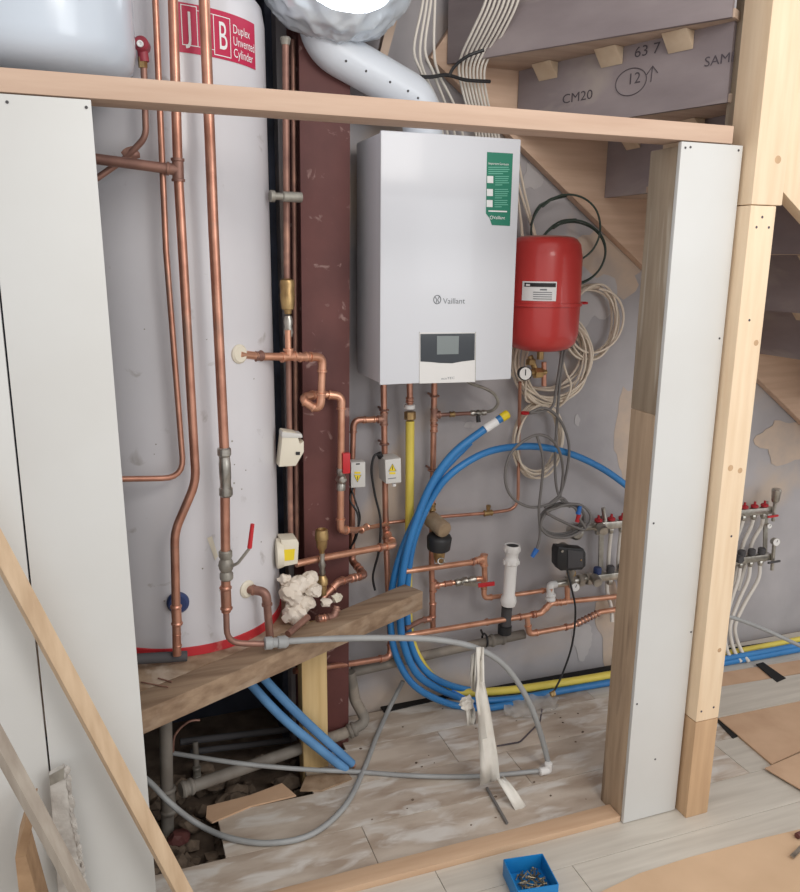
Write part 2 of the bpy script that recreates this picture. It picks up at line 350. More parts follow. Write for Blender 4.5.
# pencil marks on the riser
def on_riser(px, py, size, s, sx=1.0):
    o = on_plan(px, py, rB0, rB1); e = dB.normalized(); up = (Z_*1.0)
    lettering(riserB, s, M['pencil'], lambda u, v: o+nB*.0012+e*u+up*v, size, sx, 'pencil_mark')
on_riser(562, 104, .038, 'CM20', 1.25); on_riser(634, 58, .04, '63 7', 1.2); on_riser(627, 85, .042, '12', 1.1); on_riser(704, 67, .034, 'SAMI', 1.15)
o_ = on_plan(631, 82, rB0, rB1)+nB*.0015; e_ = dB.normalized()
MB().tube(ring_path(o_, e_, Z_, .052, .036, 36), .0012, 5, True).build('pencil_mark', M['pencil'], riserB)
p0, p1 = on_plan(651, 82, rB0, rB1)+nB*.0015, on_plan(653, 66, rB0, rB1)+nB*.0015
MB().tube([p0, p1], .0012, 5).tube([p1+e_*-.018-Z_*.02, p1, p1+e_*.018-Z_*.02], .0012, 5).build('pencil_mark', M['pencil'], riserB)
# outer string running down to the right of the newel
o1, o2 = P(777, 185, 1.70), P(800, 211, 1.70); d = (o2-o1).normalized()
MB().prism([o1, o1+d*1.3, o1+d*1.3+Z_*.36, o1+Z_*.62-V(0, 0, 0)], (0, .04, 0)).build('outer_string', M['newel'], st, bevel=.002)
MB().prism([P(378, 62, 2.42), P(386, 62, 2.42), P(398, 18, 2.42), P(388, 18, 2.42)], (0, .03, 0)).build('batten', M['tread'], st)

# ------------------------------------------------------------------ partition frame
PY = 1.71
o = MB().box((-.9, PY, 1.937), (1.500, PY+.089, 1.979)).build('top_rail', M['railwood'], bevel=.002)
tag(o, 'long horizontal pine rail across the top of the cupboard frame', 'timber rail')
t = thing('timber_stud', 'dusty upright timber stud behind the narrow white board', 'timber stud', (1.375, 1.77, 0))
zj = P(632, 413, 1.77).z
MB().box((1.347, PY+.012, zj), (1.395, 1.832, 1.925)).build('upper_stud', M['stud'], t, bevel=.002)
MB().box((1.344, PY+.012, 0), (1.393, 1.827, zj)).build('lower_stud', M['studlow'], t, bevel=.002)
MB().box((1.36, PY+.02, 1.925), (1.40, 1.80, 1.937)).build('packer', M['block'], t)
def white_board(x0, x1, z0, z1, label, foot=0):
    t = thing('wall_board', label, 'board', ((x0+x1)/2, PY, z0))
    MB().prism([V(x0, PY-.001, z0), V(x1+foot, PY-.001, z0), V(x1, PY-.001, z1), V(x0, PY-.001, z1)], (0, .0125, 0)).build('panel', M['board'], t, bevel=.001)
    return t
wb = white_board(1.345, 1.533, .003, 1.934, 'narrow white board screwed to the stud beside the pine newel post')
wl = white_board(-.193, -.006, 0, 1.934, 'tall white board at left whose edge overlaps the white cylinder', .016)
white_board(-.80, -.197, 0, 1.934, 'leftmost white board, cut off by the edge of the picture')
for root, spots in ((wb, [(1.357, 1.92), (1.372, 1.922), (1.52, 1.922), (1.36, .95), (1.357, .40), (1.525, .6), (1.44, .2), (1.52, 1.45)]), (wl, [(-.015, 1.92), (-.15, 1.92)])):
    for x, z in spots: MB().lathe((x, PY-.002, z), (0, 1, 0), [(0, .003), (.004, .003)], 8).build('screw', M['darkgrey'], root)
# newel post
t = thing('newel_post', 'square pale pine newel post right of the narrow white board', 'newel post', (1.585, 1.72, 0))
def post(x0, x1, y0, y1, z0, z1, m, n): return MB().box((x0, y0, z0), (x1, y1, z1)).build(n, m, t, bevel=.003)
post(1.541, 1.622, 1.668, 1.755, 0, .325, M['newelfoot'], 'post_foot')
post(1.5405, 1.6225, 1.668, 1.755, .327, 1.788, M['newel'], 'post_shaft')
post(1.541, 1.640, 1.668, 1.765, 1.790, 2.7, M['newel'], 'post_head')
for x, z in ((1.556, .36), (1.60, .365), (1.565, 1.735), (1.58, 1.76), (1.605, 1.735), (1.575, 1.5), (1.595, .9)):
    MB().lathe((x, 1.6675, z), (0, 1, 0), [(0, .0035), (.003, .0035)], 8).build('screw_hole', M['pencil'], t)
for x, z, r in ((1.61, 1.90, .010), (1.606, 1.44, .008), (1.60, 1.09, .008), (1.566, 1.10, .009), (1.598, .55, .007)):
    MB().lathe((x, 1.6678, z), (0, 1, 0), [(0, r), (.002, r)], 12).build('knot', M['newelfoot'], t)
o = MB().box((1.560, 1.770, 1.60), (1.625, 1.815, 2.615)).build('upper_stud', M['stud'], bevel=.002); tag(o, 'upright stud standing behind the head of the newel post', 'timber stud')
o = MB().bar((.10, 1.750, .010), (1.343, 1.750, .010), .058, .020).build('floor_plate', M['plate'], bevel=.002)
tag(o, 'pine floor plate lying along the bottom of the cupboard opening', 'floor plate')

# leaning timbers, bottom left
def lean(p, q, ext0, ext1, wd, ht, roll, m, label, name='timber_batten'):
    dd = (q-p).normalized(); return tag(MB().bar(p-dd*ext0, q+dd*ext1, wd, ht, (0, -1, 0), roll).build(name, m, bevel=.002), label, 'timber batten')
lean(P(1, 553, 1.655), P(183, 892, 1.635), .35, .19, .030, .034, math.radians(62), M['batten'], 'long pine batten leaning across the left white board')
lean(P(0, 745, 1.52), P(80, 892, 1.50), .35, .36, .020, .03, math.radians(30), M['battengrey'], 'grey weathered batten leaning in the bottom left corner')
t = thing('plasterboard_offcut', 'narrow broken plasterboard offcut standing against the left white board', 'offcut', P(72, 892, 1.67))
MB().prism([P(49, 775, 1.672), P(64, 767, 1.672), P(92, 940, 1.672), P(62, 940, 1.672)], (0, .014, 0)).build('face', M['boardedge'], t, bevel=.001)
b = MB(); rb = random.Random(2)
for i in range(40):
    s = i/39; c = P(66+26*s+rb.uniform(-1.5, 1.5), 770+168*s, 1.674); b.blob(c, (.004+rb.uniform(0, .004), .006, .012), .5, 3, 1, i)
b.build('broken_edge', M['boardedge'], t)
MB().prism([P(49, 776, 1.670), P(64, 768, 1.670), P(64, 779, 1.670), P(50, 786, 1.670)], (0, .003, 0)).build('paper_tear', M['greymetal'], t)
t = thing('board_offcut', 'brown edged board offcut standing in the bottom left corner', 'offcut', P(30, 930, 1.58))
MB().prism([P(26, 820, 1.57), P(34, 818, 1.57), P(26, 856, 1.57), P(15, 858, 1.57)], (0, .10, 0)).build('slanted_edge', M['mdf'], t, bevel=.001)
MB().prism([P(15, 858, 1.57), P(26, 856, 1.57), P(48, 935, 1.57), P(24, 940, 1.57)], (0, .10, 0)).build('lower_edge', M['mdf'], t, bevel=.001)

# ------------------------------------------------------------------ platform and cylinder
B0, B1 = V(.009, 1.85, .566), V(.921, 2.30, .566)
bd = (B1-B0).normalized(); bn = V(-bd.y, bd.x, 0); Bs = B0-bd*.2
o = MB().prism([Bs, B1, B1+bn*.085, Bs+bn*.085], (0, 0, -.064)).build('joist', M['beam'], bevel=.003)
tag(o, 'rough sawn joist carrying the white cylinder, its end pointing at the blue pipes', 'joist')
pA, pB = Bs+bn*.087, B0+bd*.60+bn*.087
plat = [V(-.6, pA.y, .548), V(pA.x, pA.y, .548), V(pB.x, pB.y, .548), V(.50, 2.55, .548), V(.50, 2.84, .548), V(-.6, 2.84, .548)]
o = MB().prism(plat, (0, 0, .018)).build('platform_board', M['chip']); tag(o, 'dusty chipboard platform under the white cylinder', 'board')
o = MB().box((.497, 2.27, -.10), (.580, 2.335, .501)).build('support_post', M['post'], bevel=.002); tag(o, 'short yellow pine post propping up the joist', 'post')

CX, CY, CR = .160, 2.385, .29
t = thing('water_cylinder', 'tall white enamelled hot water cylinder with red base ring', 'water cylinder', (CX, CY, .567))
tank = MB().lathe((CX, CY, .567), Z_, [(0, CR-.01), (.004, CR), (1.68, CR), (1.72, CR-.006), (1.75, CR-.03), (1.78, CR-.09), (1.80, 0)], 96).build('body', M['tank'], t, smooth=40)
MB().lathe((CX, CY, .567), Z_, [(0, CR+.004), (.024, CR+.004), (.026, CR+.001)], 96).build('base_ring', M['redring'], t)
def atcyl(px, py, r=CR):
    d = ray(px, py); ox, oy = -CX, -CY; a = d.x**2+d.y**2; bb = 2*(ox*d.x+oy*d.y); c = ox*ox+oy*oy-r*r
    D = bb*bb-4*a*c; D = max(D, 0); return CAM+d*((-bb-math.sqrt(D))/(2*a))
def cyl_patch(a0, a1, z0, z1, r, n=24):
    vs = []; fs = []
    for i in range(n+1):
        a = a0+(a1-a0)*i/n
        for z in (z0, z1): vs.append((CX+r*math.cos(a), CY+r*math.sin(a), z))
        if i: fs.append((2*i-2, 2*i, 2*i+1, 2*i-1))
    return MB().add(vs, fs)
R_ = math.radians
lz0, lz1 = 2.118, 2.226; la0, la1 = R_(-83.5), R_(-35.5)
lab = cyl_patch(la0, la1, lz0, lz1, CR+.0012).build('label_plate', M['labelred'], t, smooth=60)
def cyl_fn(a, z, r=CR+.0022): return lambda u, v: V(CX+r*math.cos(a+u/r), CY+r*math.sin(a+u/r), z+v)
def cyl_frame(a0, a1, z0, z1, wd):
    for (p, q, c, e) in ((a0, a1, z0, z0+wd), (a0, a1, z1-wd, z1), (a0, a0+wd/CR, z0, z1), (a1-wd/CR, a1, z0, z1)):
        cyl_patch(p, q, c, e, CR+.0020, 8).build('white_border', M['white'], lab, smooth=60)
cyl_frame(R_(-81.3), R_(-73.6), lz0+.016, lz1-.004, .002)
cyl_frame(R_(-65.5), R_(-55.5), lz0+.006, lz1-.012, .002)
for (p, q, c, e) in ((R_(-73.6), R_(-65.5), lz0+.016, lz0+.0175), (R_(-73.6), R_(-65.5), lz1-.0135, lz1-.012)): cyl_patch(p, q, c, e, CR+.0020, 8).build('white_border', M['white'], lab)
lettering(lab, 'J', M['white'], cyl_fn(R_(-79), lz0+.030), .088, .7)
lettering(lab, 'B', M['white'], cyl_fn(R_(-63), lz0+.022), .090, .55)
for i, s in enumerate(('Duplex', 'Unvented', 'Cylinder')):
    lettering(lab, s, M['white'], cyl_fn(R_(-54), lz1-.042-.027*i), .029, .78)
def boss(px, py, m, r=.022, name='boss', h=.012):
    p = atcyl(px, py); n = V(p.x-CX, p.y-CY, 0).normalized()
    MB().lathe(p-n*.004, n, [(0, r), (h*.6, r), (h, r*.8), (h, r*.45)], 24).build(name, m, t); return p, n
p1_, n1_ = boss(239, 354, M['cream'], .026); p2_, n2_ = boss(247, 589, M['cream'], .026); boss(178, 602, M['navy'], .030, 'blue_cap', .02)
for i in range(16):
    a = R_(random.uniform(-110, -30)); z = random.uniform(.68, 1.6); r = random.uniform(.0015, .003)
    n = V(math.cos(a), math.sin(a), 0); MB().lathe(V(CX, CY, z)+n*(CR-.001), n, [(0, r), (.0015, r)], 6).build('scuff', M['greymetal'], t)
MB().prism([atcyl(207, 538, CR+.001), atcyl(212, 536, CR+.001), atcyl(218, 556, CR+.001), atcyl(215, 560, CR+.001)], (0, -.0015, 0)).build('scrape', M['cream'], t)

# white vessel hanging top left
t = thing('expansion_vessel', 'white rounded vessel above the rail at top left', 'vessel', (-.115, 2.0, 1.99))
MB().lathe((-.105, 1.985, 1.995), Z_, [(0, .02), (.004, .10), (.02, .165), (.045, .19), (.08, .198), (.50, .198), (.56, .17), (.58, .05)], 64).build('body', M['vesselw'], t, smooth=50)
MB().prism([V(-.03, 1.800, 2.185), V(-.01, 1.806, 2.185), V(0.0, 1.81, 2.15), V(-.012, 1.806, 2.13)], (0, -.001, 0)).build('rust_stain', M['tread'], t)

# ------------------------------------------------------------------ pipe tools
def collar(parent, p, dirv, r, L, m, name='coupling'):
    k = r*1.14; e = r*1.34; h = L/2; bw = r*.28
    return MB().lathe(Vector(p)-Vector(dirv).normalized()*h, dirv, [(0, r), (0, k), (bw, e), (2*bw, e), (3*bw, k), (L-3*bw, k), (L-2*bw, e), (L-bw, e), (L, k), (L, r)], 16).build(name, m, parent)
def bead(parent, p, dirv, r, m, name='solder_ring'):
    dv = Vector(dirv).normalized(); bw = r*.5
    return MB().lathe(Vector(p)-dv*bw, dv, [(0, r*1.02), (bw*.3, r*1.34), (bw*1.7, r*1.34), (bw*2, r*1.02)], 14).build(name, m, parent)
def pipe(name, label, cat, pts, r, m, bend=.02, elbows=True, fm=None, group=None, soft=False, pname='pipe_run'):
    """a run of tube through pts with round bends; soldered elbows over the bends"""
    pts = [Vector(p) for p in pts]; fm = fm or m
    lo = min(pts, key=lambda p: p.z)
    t = thing(name, label, cat, lo, group)
    path = spline(pts) if soft else fillet(pts, bend)
    MB().tube(path, r, 12).build(pname, m, t, smooth=60)
    if elbows and not soft:
        for i in range(1, len(pts)-1):
            a, b_, c = pts[i-1], pts[i], pts[i+1]; d1, d2 = (a-b_), (c-b_); l1, l2 = d1.length, d2.length; d1.normalize(); d2.normalize()
            ang = d1.angle(d2)
            if ang > R_(150): continue
            tt = min(bend/math.tan(ang/2), l1*.48, l2*.48); ex = min(r*1.6, l1*.5-tt*.5, l2*.5-tt*.5); ex = max(ex, 0)
            arc = [b_+d1*(tt+ex)]
            for k in range(9):
                s = k/8; p, q = b_+d1*tt, b_+d2*tt; arc.append((1-s)**2*p+2*s*(1-s)*b_+s*s*q)
            arc.append(b_+d2*(tt+ex))
            mb = MB().tube(arc, r*1.16, 14)
            for pp, dd in ((arc[0], d1), (arc[-1], d2)):
                mb.lathe(pp-dd*r*.35, dd, [(0, r*1.1), (r*.1, r*1.36), (r*.6, r*1.36), (r*.7, r*1.0)], 14)
            mb.build('elbow', fm, t, smooth=60)
    return t
def tee(parent, p, d1, d2, r, m, L=None):
    L = L or r*4.2; d1 = Vector(d1).normalized(); d2 = Vector(d2).normalized(); p = Vector(p); k = r*1.16
    mb = MB().lathe(p-d1*L/2, d1, [(0, r*1.36), (r*.5, r*1.36), (r*.6, k), (L-r*.6, k), (L-r*.5, r*1.36), (L, r*1.36)], 16)
    mb.lathe(p, d2, [(0, k), (L*.5-r*.6, k), (L*.5-r*.5, r*1.36), (L*.5, r*1.36)], 16)
    return mb.build('tee', m, parent)
def lathe_part(parent, name, m, p, axis, prof, n=20): return MB().lathe(p, axis, prof, n).build(name, m, parent)
def hexnut(parent, p, axis, r, L, m, name='nut'): return MB().lathe(Vector(p)-Vector(axis).normalized()*L/2, axis, [(0, r*.9), (L*.1, r), (L*.9, r), (L, r*.9)], 6).build(name, m, parent, smooth=0)
def wallclip(parent, p, r, m=None):
    p = Vector(p); mb = MB().tube(ring_path(p, X_, Y_, r*1.35, r*1.35, 16), r*.35, 6, True); mb.tube([p+Y_*r, V(p.x, WY-.002, p.z)], r*.4, 8); return mb.build('pipe_clip', m or M['greymetal'], parent)

# ------------------------------------------------------------------ pipes in front of the cylinder
def vx(px, py, Y, z): q = P(px, py, Y); return V(q.x, Y, z)
a = P(170, 240, 2.045)
pipe('copper_pipe', 'thin copper pipe bending left at its foot in front of the cylinder', 'pipe',
     [P(154, -30, 2.045), P(166, 250, 2.045), P(184, 478, 2.045), P(60, 480, 2.045)], .0075, M['copper'], .05, elbows=False)
A2 = [P(172, -30, 2.03), P(178, 170, 2.03), P(196, 482, 2.03), P(174.5, 532, 2.03), P(177, 655, 2.03)]
t = pipe('copper_pipe', 'middle copper riser with an offset bend, standing before the cylinder', 'pipe', A2, .0115, M['copper'], .16, elbows=False)
MB().tube([A2[1], P(97, 159, 2.03), P(40, 153, 2.03)], .012, 14).build('branch', M['copperold'], t)
tee(t, A2[1], A2[0]-A2[1], P(97, 159, 2.03)-A2[1], .0115, M['copperold'], .052)
collar(t, P(176.5, 615, 2.03), Z_, .0115, .058, M['copper']); collar(t, P(177, 640, 2.03), Z_, .009, .04, M['copper'], 'reducer')
A3 = [P(203, -30, 2.03), P(213.5, 230, 2.03), P(224.6, 455, 2.03), P(226, 612, 2.03)]
t = pipe('copper_pipe', 'right copper riser with a red lever valve, standing before the cylinder', 'pipe', A3, .0128, M['copper'], .05, elbows=False)
MB().tube(fillet([P(226, 605, 2.03), P(227, 643, 2.03), P(266, 644, 2.03)], .05), .0085, 12).build('tail_bend', M['copperold'], t, smooth=60)
c = P(225, 472, 2.03); lathe_part(t, 'check_valve', M['chrome'], c-Z_*.066, Z_, [(0, .015), (.004, .018), (.022, .018), (.026, .0145), (.045, .0145), (.05, .0155), (.09, .0155), (.094, .0145), (.108, .0145), (.112, .018), (.128, .018), (.132, .014)], 20)
c = P(226, 565, 2.03); vb = lathe_part(t, 'valve_body', M['greymetal'], c-Z_*.042, Z_, [(0, .015), (.004, .018), (.018, .018), (.024, .014), (.03, .018), (.042, .021), (.054, .018), (.06, .014), (.066, .018), (.08, .018), (.084, .015)], 20)
MB().tube(fillet([c+V(.012, -.015, 0), P(238, 563, 2.0), P(249, 549, 2.0), P(250, 545, 2.0)], .01), .0042, 8).build('lever_arm', M['greymetal'], vb)
MB().tube([P(249.5, 548, 2.0), P(252.5, 524, 2.0)], [.0065, .0055], 10).build('lever_grip', M['redp'], vb)
collar(t, P(226, 598, 2.03), Z_, .0125, .07, M['copper'])
for (s, e) in ((0, 1),): pass
o = MB().tube([P(120, 660, 2.05), P(187, 656, 2.05)], .0145, 14).build('foam_sleeve', M['darkgrey']); tag(o, 'dark grey foam sleeve lying at the foot of the cylinder', 'pipe sleeve')
t = pipe('relief_pipe', 'tarnished thin pipe curving left below a red relief valve', 'pipe', [P(143.5, 60, 2.04), P(146, 137, 2.05), P(126, 158, 2.07), P(60, 204, 2.07)], .0075, M['copperold'], .05, elbows=False)
lathe_part(t, 'brass_nut', M['brass'], P(143, 68, 2.04), Z_, [(0, .010), (.022, .011), (.024, .008)], 6)
v_ = lathe_part(t, 'red_valve_cap', M['maroon'], P(142, 45, 2.04), (-.25, -.9, 0), [(-.02, .015), (.012, .017), (.018, .013)], 20)
MB().tube([P(144, 62, 2.04), P(142, 48, 2.04)], .012, 12).build('valve_stem', M['maroon'], t)
lathe_part(v_, 'white_ring', M['white'], P(140.5, 44, 2.018), (-.25, -.9, 0), [(0, .007), (.006, .007), (.006, .004), (.002, .003)], 18)
MB().blob(P(130, 153, 2.07), (.020, .010, .014), .4, 3, 2, 4).build('flux_residue', M['copperold'], t)

# outlet elbow at the bottom of the cylinder
e0 = p2_+n2_*.0; q = P(268, 592, (p2_+n2_*.05).y)
t = pipe('outlet_elbow', 'copper elbow dropping from the low cream boss on the cylinder', 'pipe', [e0, P(266, 592, e0.y-.03), P(270, 638, e0.y-.03)], .0115, M['copperold'], .022)
# ------------------------------------------------------------------ loop from the upper boss across the column
ey = 2.27
t = pipe('copper_loop', 'copper pipe leaving the upper cream boss and dropping before the column', 'pipe',
         [p1_, P(262, 356.5, 2.20), P(322.5, 357, ey), P(320.5, 412, ey), P(299, 398, ey+.03), P(318, 394, 2.335), P(341.5, 396, 2.335), P(340.5, 530, 2.335), P(356, 530, 2.40)], .0112, M['coppernew'], .024)
collar(t, P(258, 356, 2.19), (1, .4, 0), .0115, .03, M['copperold']); collar(t, P(303, 357, 2.25), (1, .3, 0), .0112, .03, M['coppernew'])
tc = P(288.5, 356.7, 2.232); tee(t, tc, (1, .35, 0), Z_, .0112, M['coppernew'])
MB().tube([tc, tc+Z_*.075], .009, 12).build('branch', M['coppernew'], t)
vb = lathe_part(t, 'valve_body', M['chrome'], P(341, 490, 2.335), Z_, [(0, .014), (.018, .015), (.024, .012), (.034, .018), (.05, .012), (.056, .015), (.072, .014)], 18)
lathe_part(vb, 'valve_bonnet', M['chrome'], P(340.5, 478, 2.335), (0, -1, 0), [(0, .014), (.028, .012), (.032, .007)], 14)
MB().box(tuple(P(343, 474, 2.31)), tuple(P(349, 452, 2.325))).build('red_handle', M['redp'], vb, bevel=.002)
t = pipe('copper_tail', 'thin copper stub tapering right from the column foot to the thin wall pipe', 'pipe', [P(352, 530, 2.385), P(372, 527, 2.45), P(388, 523.5, 2.49)], .0075, M['coppernew'], .02, elbows=False)
collar(t, P(364, 528.5, 2.425), (1, .9, 0), .0095, .045, M['coppernew'])
# ------------------------------------------------------------------ risers in the dark gap
t = pipe('copper_riser', 'copper riser with a brass air valve in the dark gap beside the column', 'pipe', [P(285.5, 40, 2.30), P(287, 285, 2.30)], .0095, M['copperold'], elbows=False)
lathe_part(t, 'brass_valve', M['brass'], P(288, 314, 2.28), Z_, [(0, .010), (.012, .012), (.014, .018), (.03, .020), (.055, .022), (.06, .020), (.085, .022), (.095, .020), (.1, .010)], 18)
lathe_part(t, 'nickel_union', M['chrome'], P(288.7, 337, 2.26), Z_, [(0, .010), (.014, .014), (.03, .011), (.045, .014), (.06, .010)], 12)
lathe_part(t, 'open_top', M['greymetal'], P(285.5, 45, 2.30), Z_, [(0, .011), (.016, .015), (.02, .012)], 14)
t = pipe('copper_riser', 'thin dark copper riser furthest back in the gap beside the column', 'pipe', [P(293, 40, 2.42), P(297, 545, 2.42)], .0075, M['copperold'], elbows=False)
t = pipe('copper_riser', 'copper riser running down behind the cream actuator box', 'pipe', [P(288.5, 358, 2.31), P(291, 555, 2.31)], .0085, M['copperold'], elbows=False)
t = thing('pipe_bracket', 'grey pipe bracket reaching from the cylinder edge to the dark gap', 'bracket', P(285, 197, 2.28))
lathe_part(t, 'rod', M['greymetal'], P(270, 196, 2.25), (1, .12, 0), [(0, .016), (.012, .016), (.014, .010), (.035, .010), (.037, .014), (.09, .014)], 16)
# actuator boxes
t = thing('actuator_box', 'tilted cream plastic actuator box on the riser beside the column', 'actuator', P(290, 468, 2.25))
bx = MB().prism([P(283, 431, 2.235), P(297, 433, 2.235), P(300, 444, 2.235), P(304, 441, 2.235), P(304, 452, 2.235), P(296, 466, 2.235), P(279, 467, 2.235)], (0, .05, 0)).build('housing', M['cream'], t, bevel=.003)
MB().prism([P(282, 432, 2.232), P(302, 434, 2.232), P(303, 438, 2.232), P(282, 438, 2.232)], (0, .045, 0)).build('lid', M['gborder'], t, bevel=.003)
MB().prism([P(296, 452, 2.232), P(300, 452, 2.232), P(300, 455, 2.232), P(296, 455, 2.232)], (0, .004, 0)).build('plug', M['black'], t)
t = thing('actuator_box', 'cream actuator box with yellow sticker against the cylinder side', 'actuator', P(289, 566, 2.24))
MB().prism([P(281, 540, 2.225), P(297, 539, 2.225), P(299, 543, 2.225), P(298, 564, 2.225), P(283, 567, 2.225)], (0, .06, 0)).build('housing', M['cream'], t, bevel=.004)
lathe_part(t, 'round_back', M['cream'], P(283, 553, 2.25), (-1, .1, 0), [(0, .042), (.012, .046), (.02, .046), (.024, .03)], 24)
MB().prism([P(284, 550, 2.223), P(295, 549, 2.223), P(294, 560, 2.223), P(284, 561, 2.223)], (0, .003, 0)).build('yellow_sticker', M['yellowp'], t)
# horizontal from the yellow box to the boiler riser
hp = [P(296, 564, 2.27), P(322, 558, 2.30), P(394, 545, 2.39), P(386.5, 533, 2.485)]
t = pipe('copper_pipe', 'bright copper pipe crossing before the column below the brass bottle vent', 'pipe', hp, .0112, M['coppernew'], .02)
bead(t, P(380, 547.5, 2.372), hp[2]-hp[1], .0112, M['copper'])
t = thing('air_vent', 'brass bottle air vent standing over the pile of foam and scrap fittings', 'air vent', P(323, 597, 2.285))
c = P(322, 557, 2.275)
lathe_part(t, 'vent_bottle', M['brass'], c+Z_*.012, Z_, [(0, .008), (.012, .010), (.02, .016), (.045, .018), (.047, .021), (.06, .021), (.078, .019), (.08, .016), (.08, .012), (.074, .011)], 20)
lathe_part(t, 'nickel_stem', M['chrome'], c-Z_*.062, Z_, [(0, .007), (.01, .011), (.024, .008), (.036, .012), (.05, .008), (.075, .009)], 12)
lathe_part(t, 'brass_elbow', M['brass'], c-Z_*.125, Z_, [(0, .014), (.03, .014), (.034, .018), (.05, .018), (.064, .010)], 14)
t = pipe('copper_pipe', 'bent copper pipe rising from the scrap pile past the column foot', 'pipe', [P(322, 599, 2.27), P(338, 582, 2.30), P(365, 575, 2.39), P(352, 561, 2.47), P(352, 488, 2.47)], .0108, M['copper'], .022)
collar(t, P(353, 578, 2.35), P(365, 575, 2.39)-P(338, 582, 2.30), .0108, .03, M['copper'])
# scrap and foam on the joist
fm = [(292, 592, .034, .5), (300, 584, .03, .5), (309, 580, .026, .5), (294, 612, .036, .5), (304, 603, .028, .6), (285, 580, .02, .5), (314, 590, .024, .6)]
t = thing('foam_lump', 'knobbly cream expanding foam piled beside the cylinder', 'foam', P(298, 622, 2.22))
for i, (x, y, r, k) in enumerate(fm): MB().blob(P(x, y, 2.20+.012*(i % 3)), (r, r*.9, r*.95), .45, 1.5, 3, i*3).build('foam_nodule', M['foam'], t)
t = pipe('scrap_elbow', 'loose scrap copper elbow lying on the joist below the brass vent', 'pipe scrap', [P(317, 619, 2.19), P(334, 617, 2.21), P(337, 606, 2.22)], .0105, M['copperold'], .018)
collar(t, P(322, 618.6, 2.196), X_, .0105, .025, M['copper'])
t = thing('scrap_fitting', 'crumpled cream fitting on top of the scrap elbow', 'pipe scrap', P(330, 605, 2.23))
MB().blob(P(326, 602, 2.23), (.018, .018, .014), .5, 3, 2, 9).build('lump', M['foam'], t); MB().blob(P(337, 598, 2.25), (.018, .016, .016), .5, 3, 2, 12).build('lump', M['cream'], t)
o = MB().tube([P(288, 634, 2.10), P(308, 617, 2.17)], .010, 14).build('scrap_pipe', M['copperold']); tag(o, 'short dusty offcut of copper pipe lying on the joist', 'pipe scrap')
# twigs of wire on the platform
for i, (p, q, l) in enumerate((((141, 682), (168, 687), 'longer rusty nail on the platform dust'), ((158, 678), (172, 682), 'shorter rusty nail on the platform dust'))):
    o = MB().tube([Z(p[0], p[1], .57), Z(q[0], q[1], .57)], .0018, 6).build('nail', M['copperold']); tag(o, l, 'nail')

# ------------------------------------------------------------------ boiler
bx0, bx1, bz0, bz1, bf = .746, 1.186, 1.278, 1.997, 2.24
t = thing('boiler', 'white wall hung boiler with a dark display and green sticker', 'boiler', ((bx0+bx1)/2, 2.36, bz0))
MB().box((bx0+.002, bf+.014, bz0+.003), (bx1-.002, 2.49, bz1-.003)).build('casing', M['boiler'], t, bevel=.010)
MB().box((bx0+.04, 2.49, bz0+.06), (bx1-.04, WY-.001, bz1-.06)).build('wall_bracket', M['darkgrey'], t)
MB().box((bx0, bf, bz0), (bx1, bf+.0138, bz1)).build('front_panel', M['boiler'], t, bevel=.005)
yb = bf-.002
cp = MB().prism([P(419.5, 332.5, yb), P(475.5, 332.5, yb), P(475, 382.0, yb), P(419.5, 383.5, yb)], (0, .0015, 0)).build('control_panel', M['flap'], t)
MB().prism([P(420.5, 334, yb-.001), P(475, 333.3, yb-.001), P(474.6, 360, yb-.001), P(462, 361.5, yb-.001), P(452, 363.3, yb-.001), P(440, 363, yb-.001), P(430, 362, yb-.001), P(420.5, 361.5, yb-.001)], (0, .001, 0)).build('dark_glass', M['glass'], cp)
MB().prism([P(437, 336, yb-.002), P(459, 336, yb-.002), P(458.5, 354, yb-.002), P(437, 354.5, yb-.002)], (0, .0009, 0)).build('display', M['screen'], cp)
text_xz(cp, 'ecoTEC', M['logo'], P(441, 379.6, yb-.0004), .010, 1.4)
for a_, b_ in (((419.5, 332), (419.5, 384)), ((475.6, 332), (475.2, 383))): MB().bar(P(*a_, bf-.0006), P(*b_, bf-.0006), .0016, .0016, (0, 1, 0)).build('panel_gap', M['greymetal'], cp)
# emblem and name
lg = MB().tube(ring_path(P(437.3, 299.6, bf-.0006), X_, Z_, .0115, .0125, 28), .0013, 6, True)
lg.tube([P(436.2, 302.8, bf-.0006), P(436.8, 299.8, bf-.0006), P(435.3, 297, bf-.0006)], .0012, 6); lg.tube([P(438.6, 302.6, bf-.0006), P(437.8, 299.6, bf-.0006), P(439.2, 296.6, bf-.0006)], .0012, 6)
lg.build('emblem', M['logo'], t)
text_xz(t, 'Vaillant', M['logo'], P(443, 303.8, bf-.0008), .024, 1.02)
# green sticker
ys = bf-.0012
sk = MB().prism([P(487.2, 152, ys), P(513, 153.5, ys), P(510, 226, ys), P(492, 225, ys), P(489.5, 218, ys), P(486, 213.5, ys)], (0, .001, 0)).build('sticker', M['green'], t)
text_xz(sk, 'Important Contacts', M['white'], P(488.4, 164.3, ys-.0006), .0088, .95)
def bars(y, x0, x1, n, dy):
    b = MB()
    for i in range(n):
        a = P(x0, y+i*dy, ys-.0006); c = P(x1-(7 if i == n-1 else random.uniform(0, 2)), y+i*dy, ys-.0006); b.bar(a, c, .0008, .0022, Z_)
    b.build('print_lines', M['greenpale'], sk, smooth=0)
bars(167.3, 488.4, 510, 4, 2.1)
for yq, n in ((179.5, 5), (192.5, 5), (203.5, 4)):
    k = (yq-152)/74; MB().prism([P(488-2*k, yq-3.6, ys-.0005), P(494-2*k, yq-3.4, ys-.0005), P(494-2*k, yq+3.6, ys-.0005), P(488-2*k, yq+3.4, ys-.0005)], (0, .0004, 0)).build('white_square', M['white'], sk)
    bars(yq-3, 496-2*k, 510-2*k, n, 2.1)
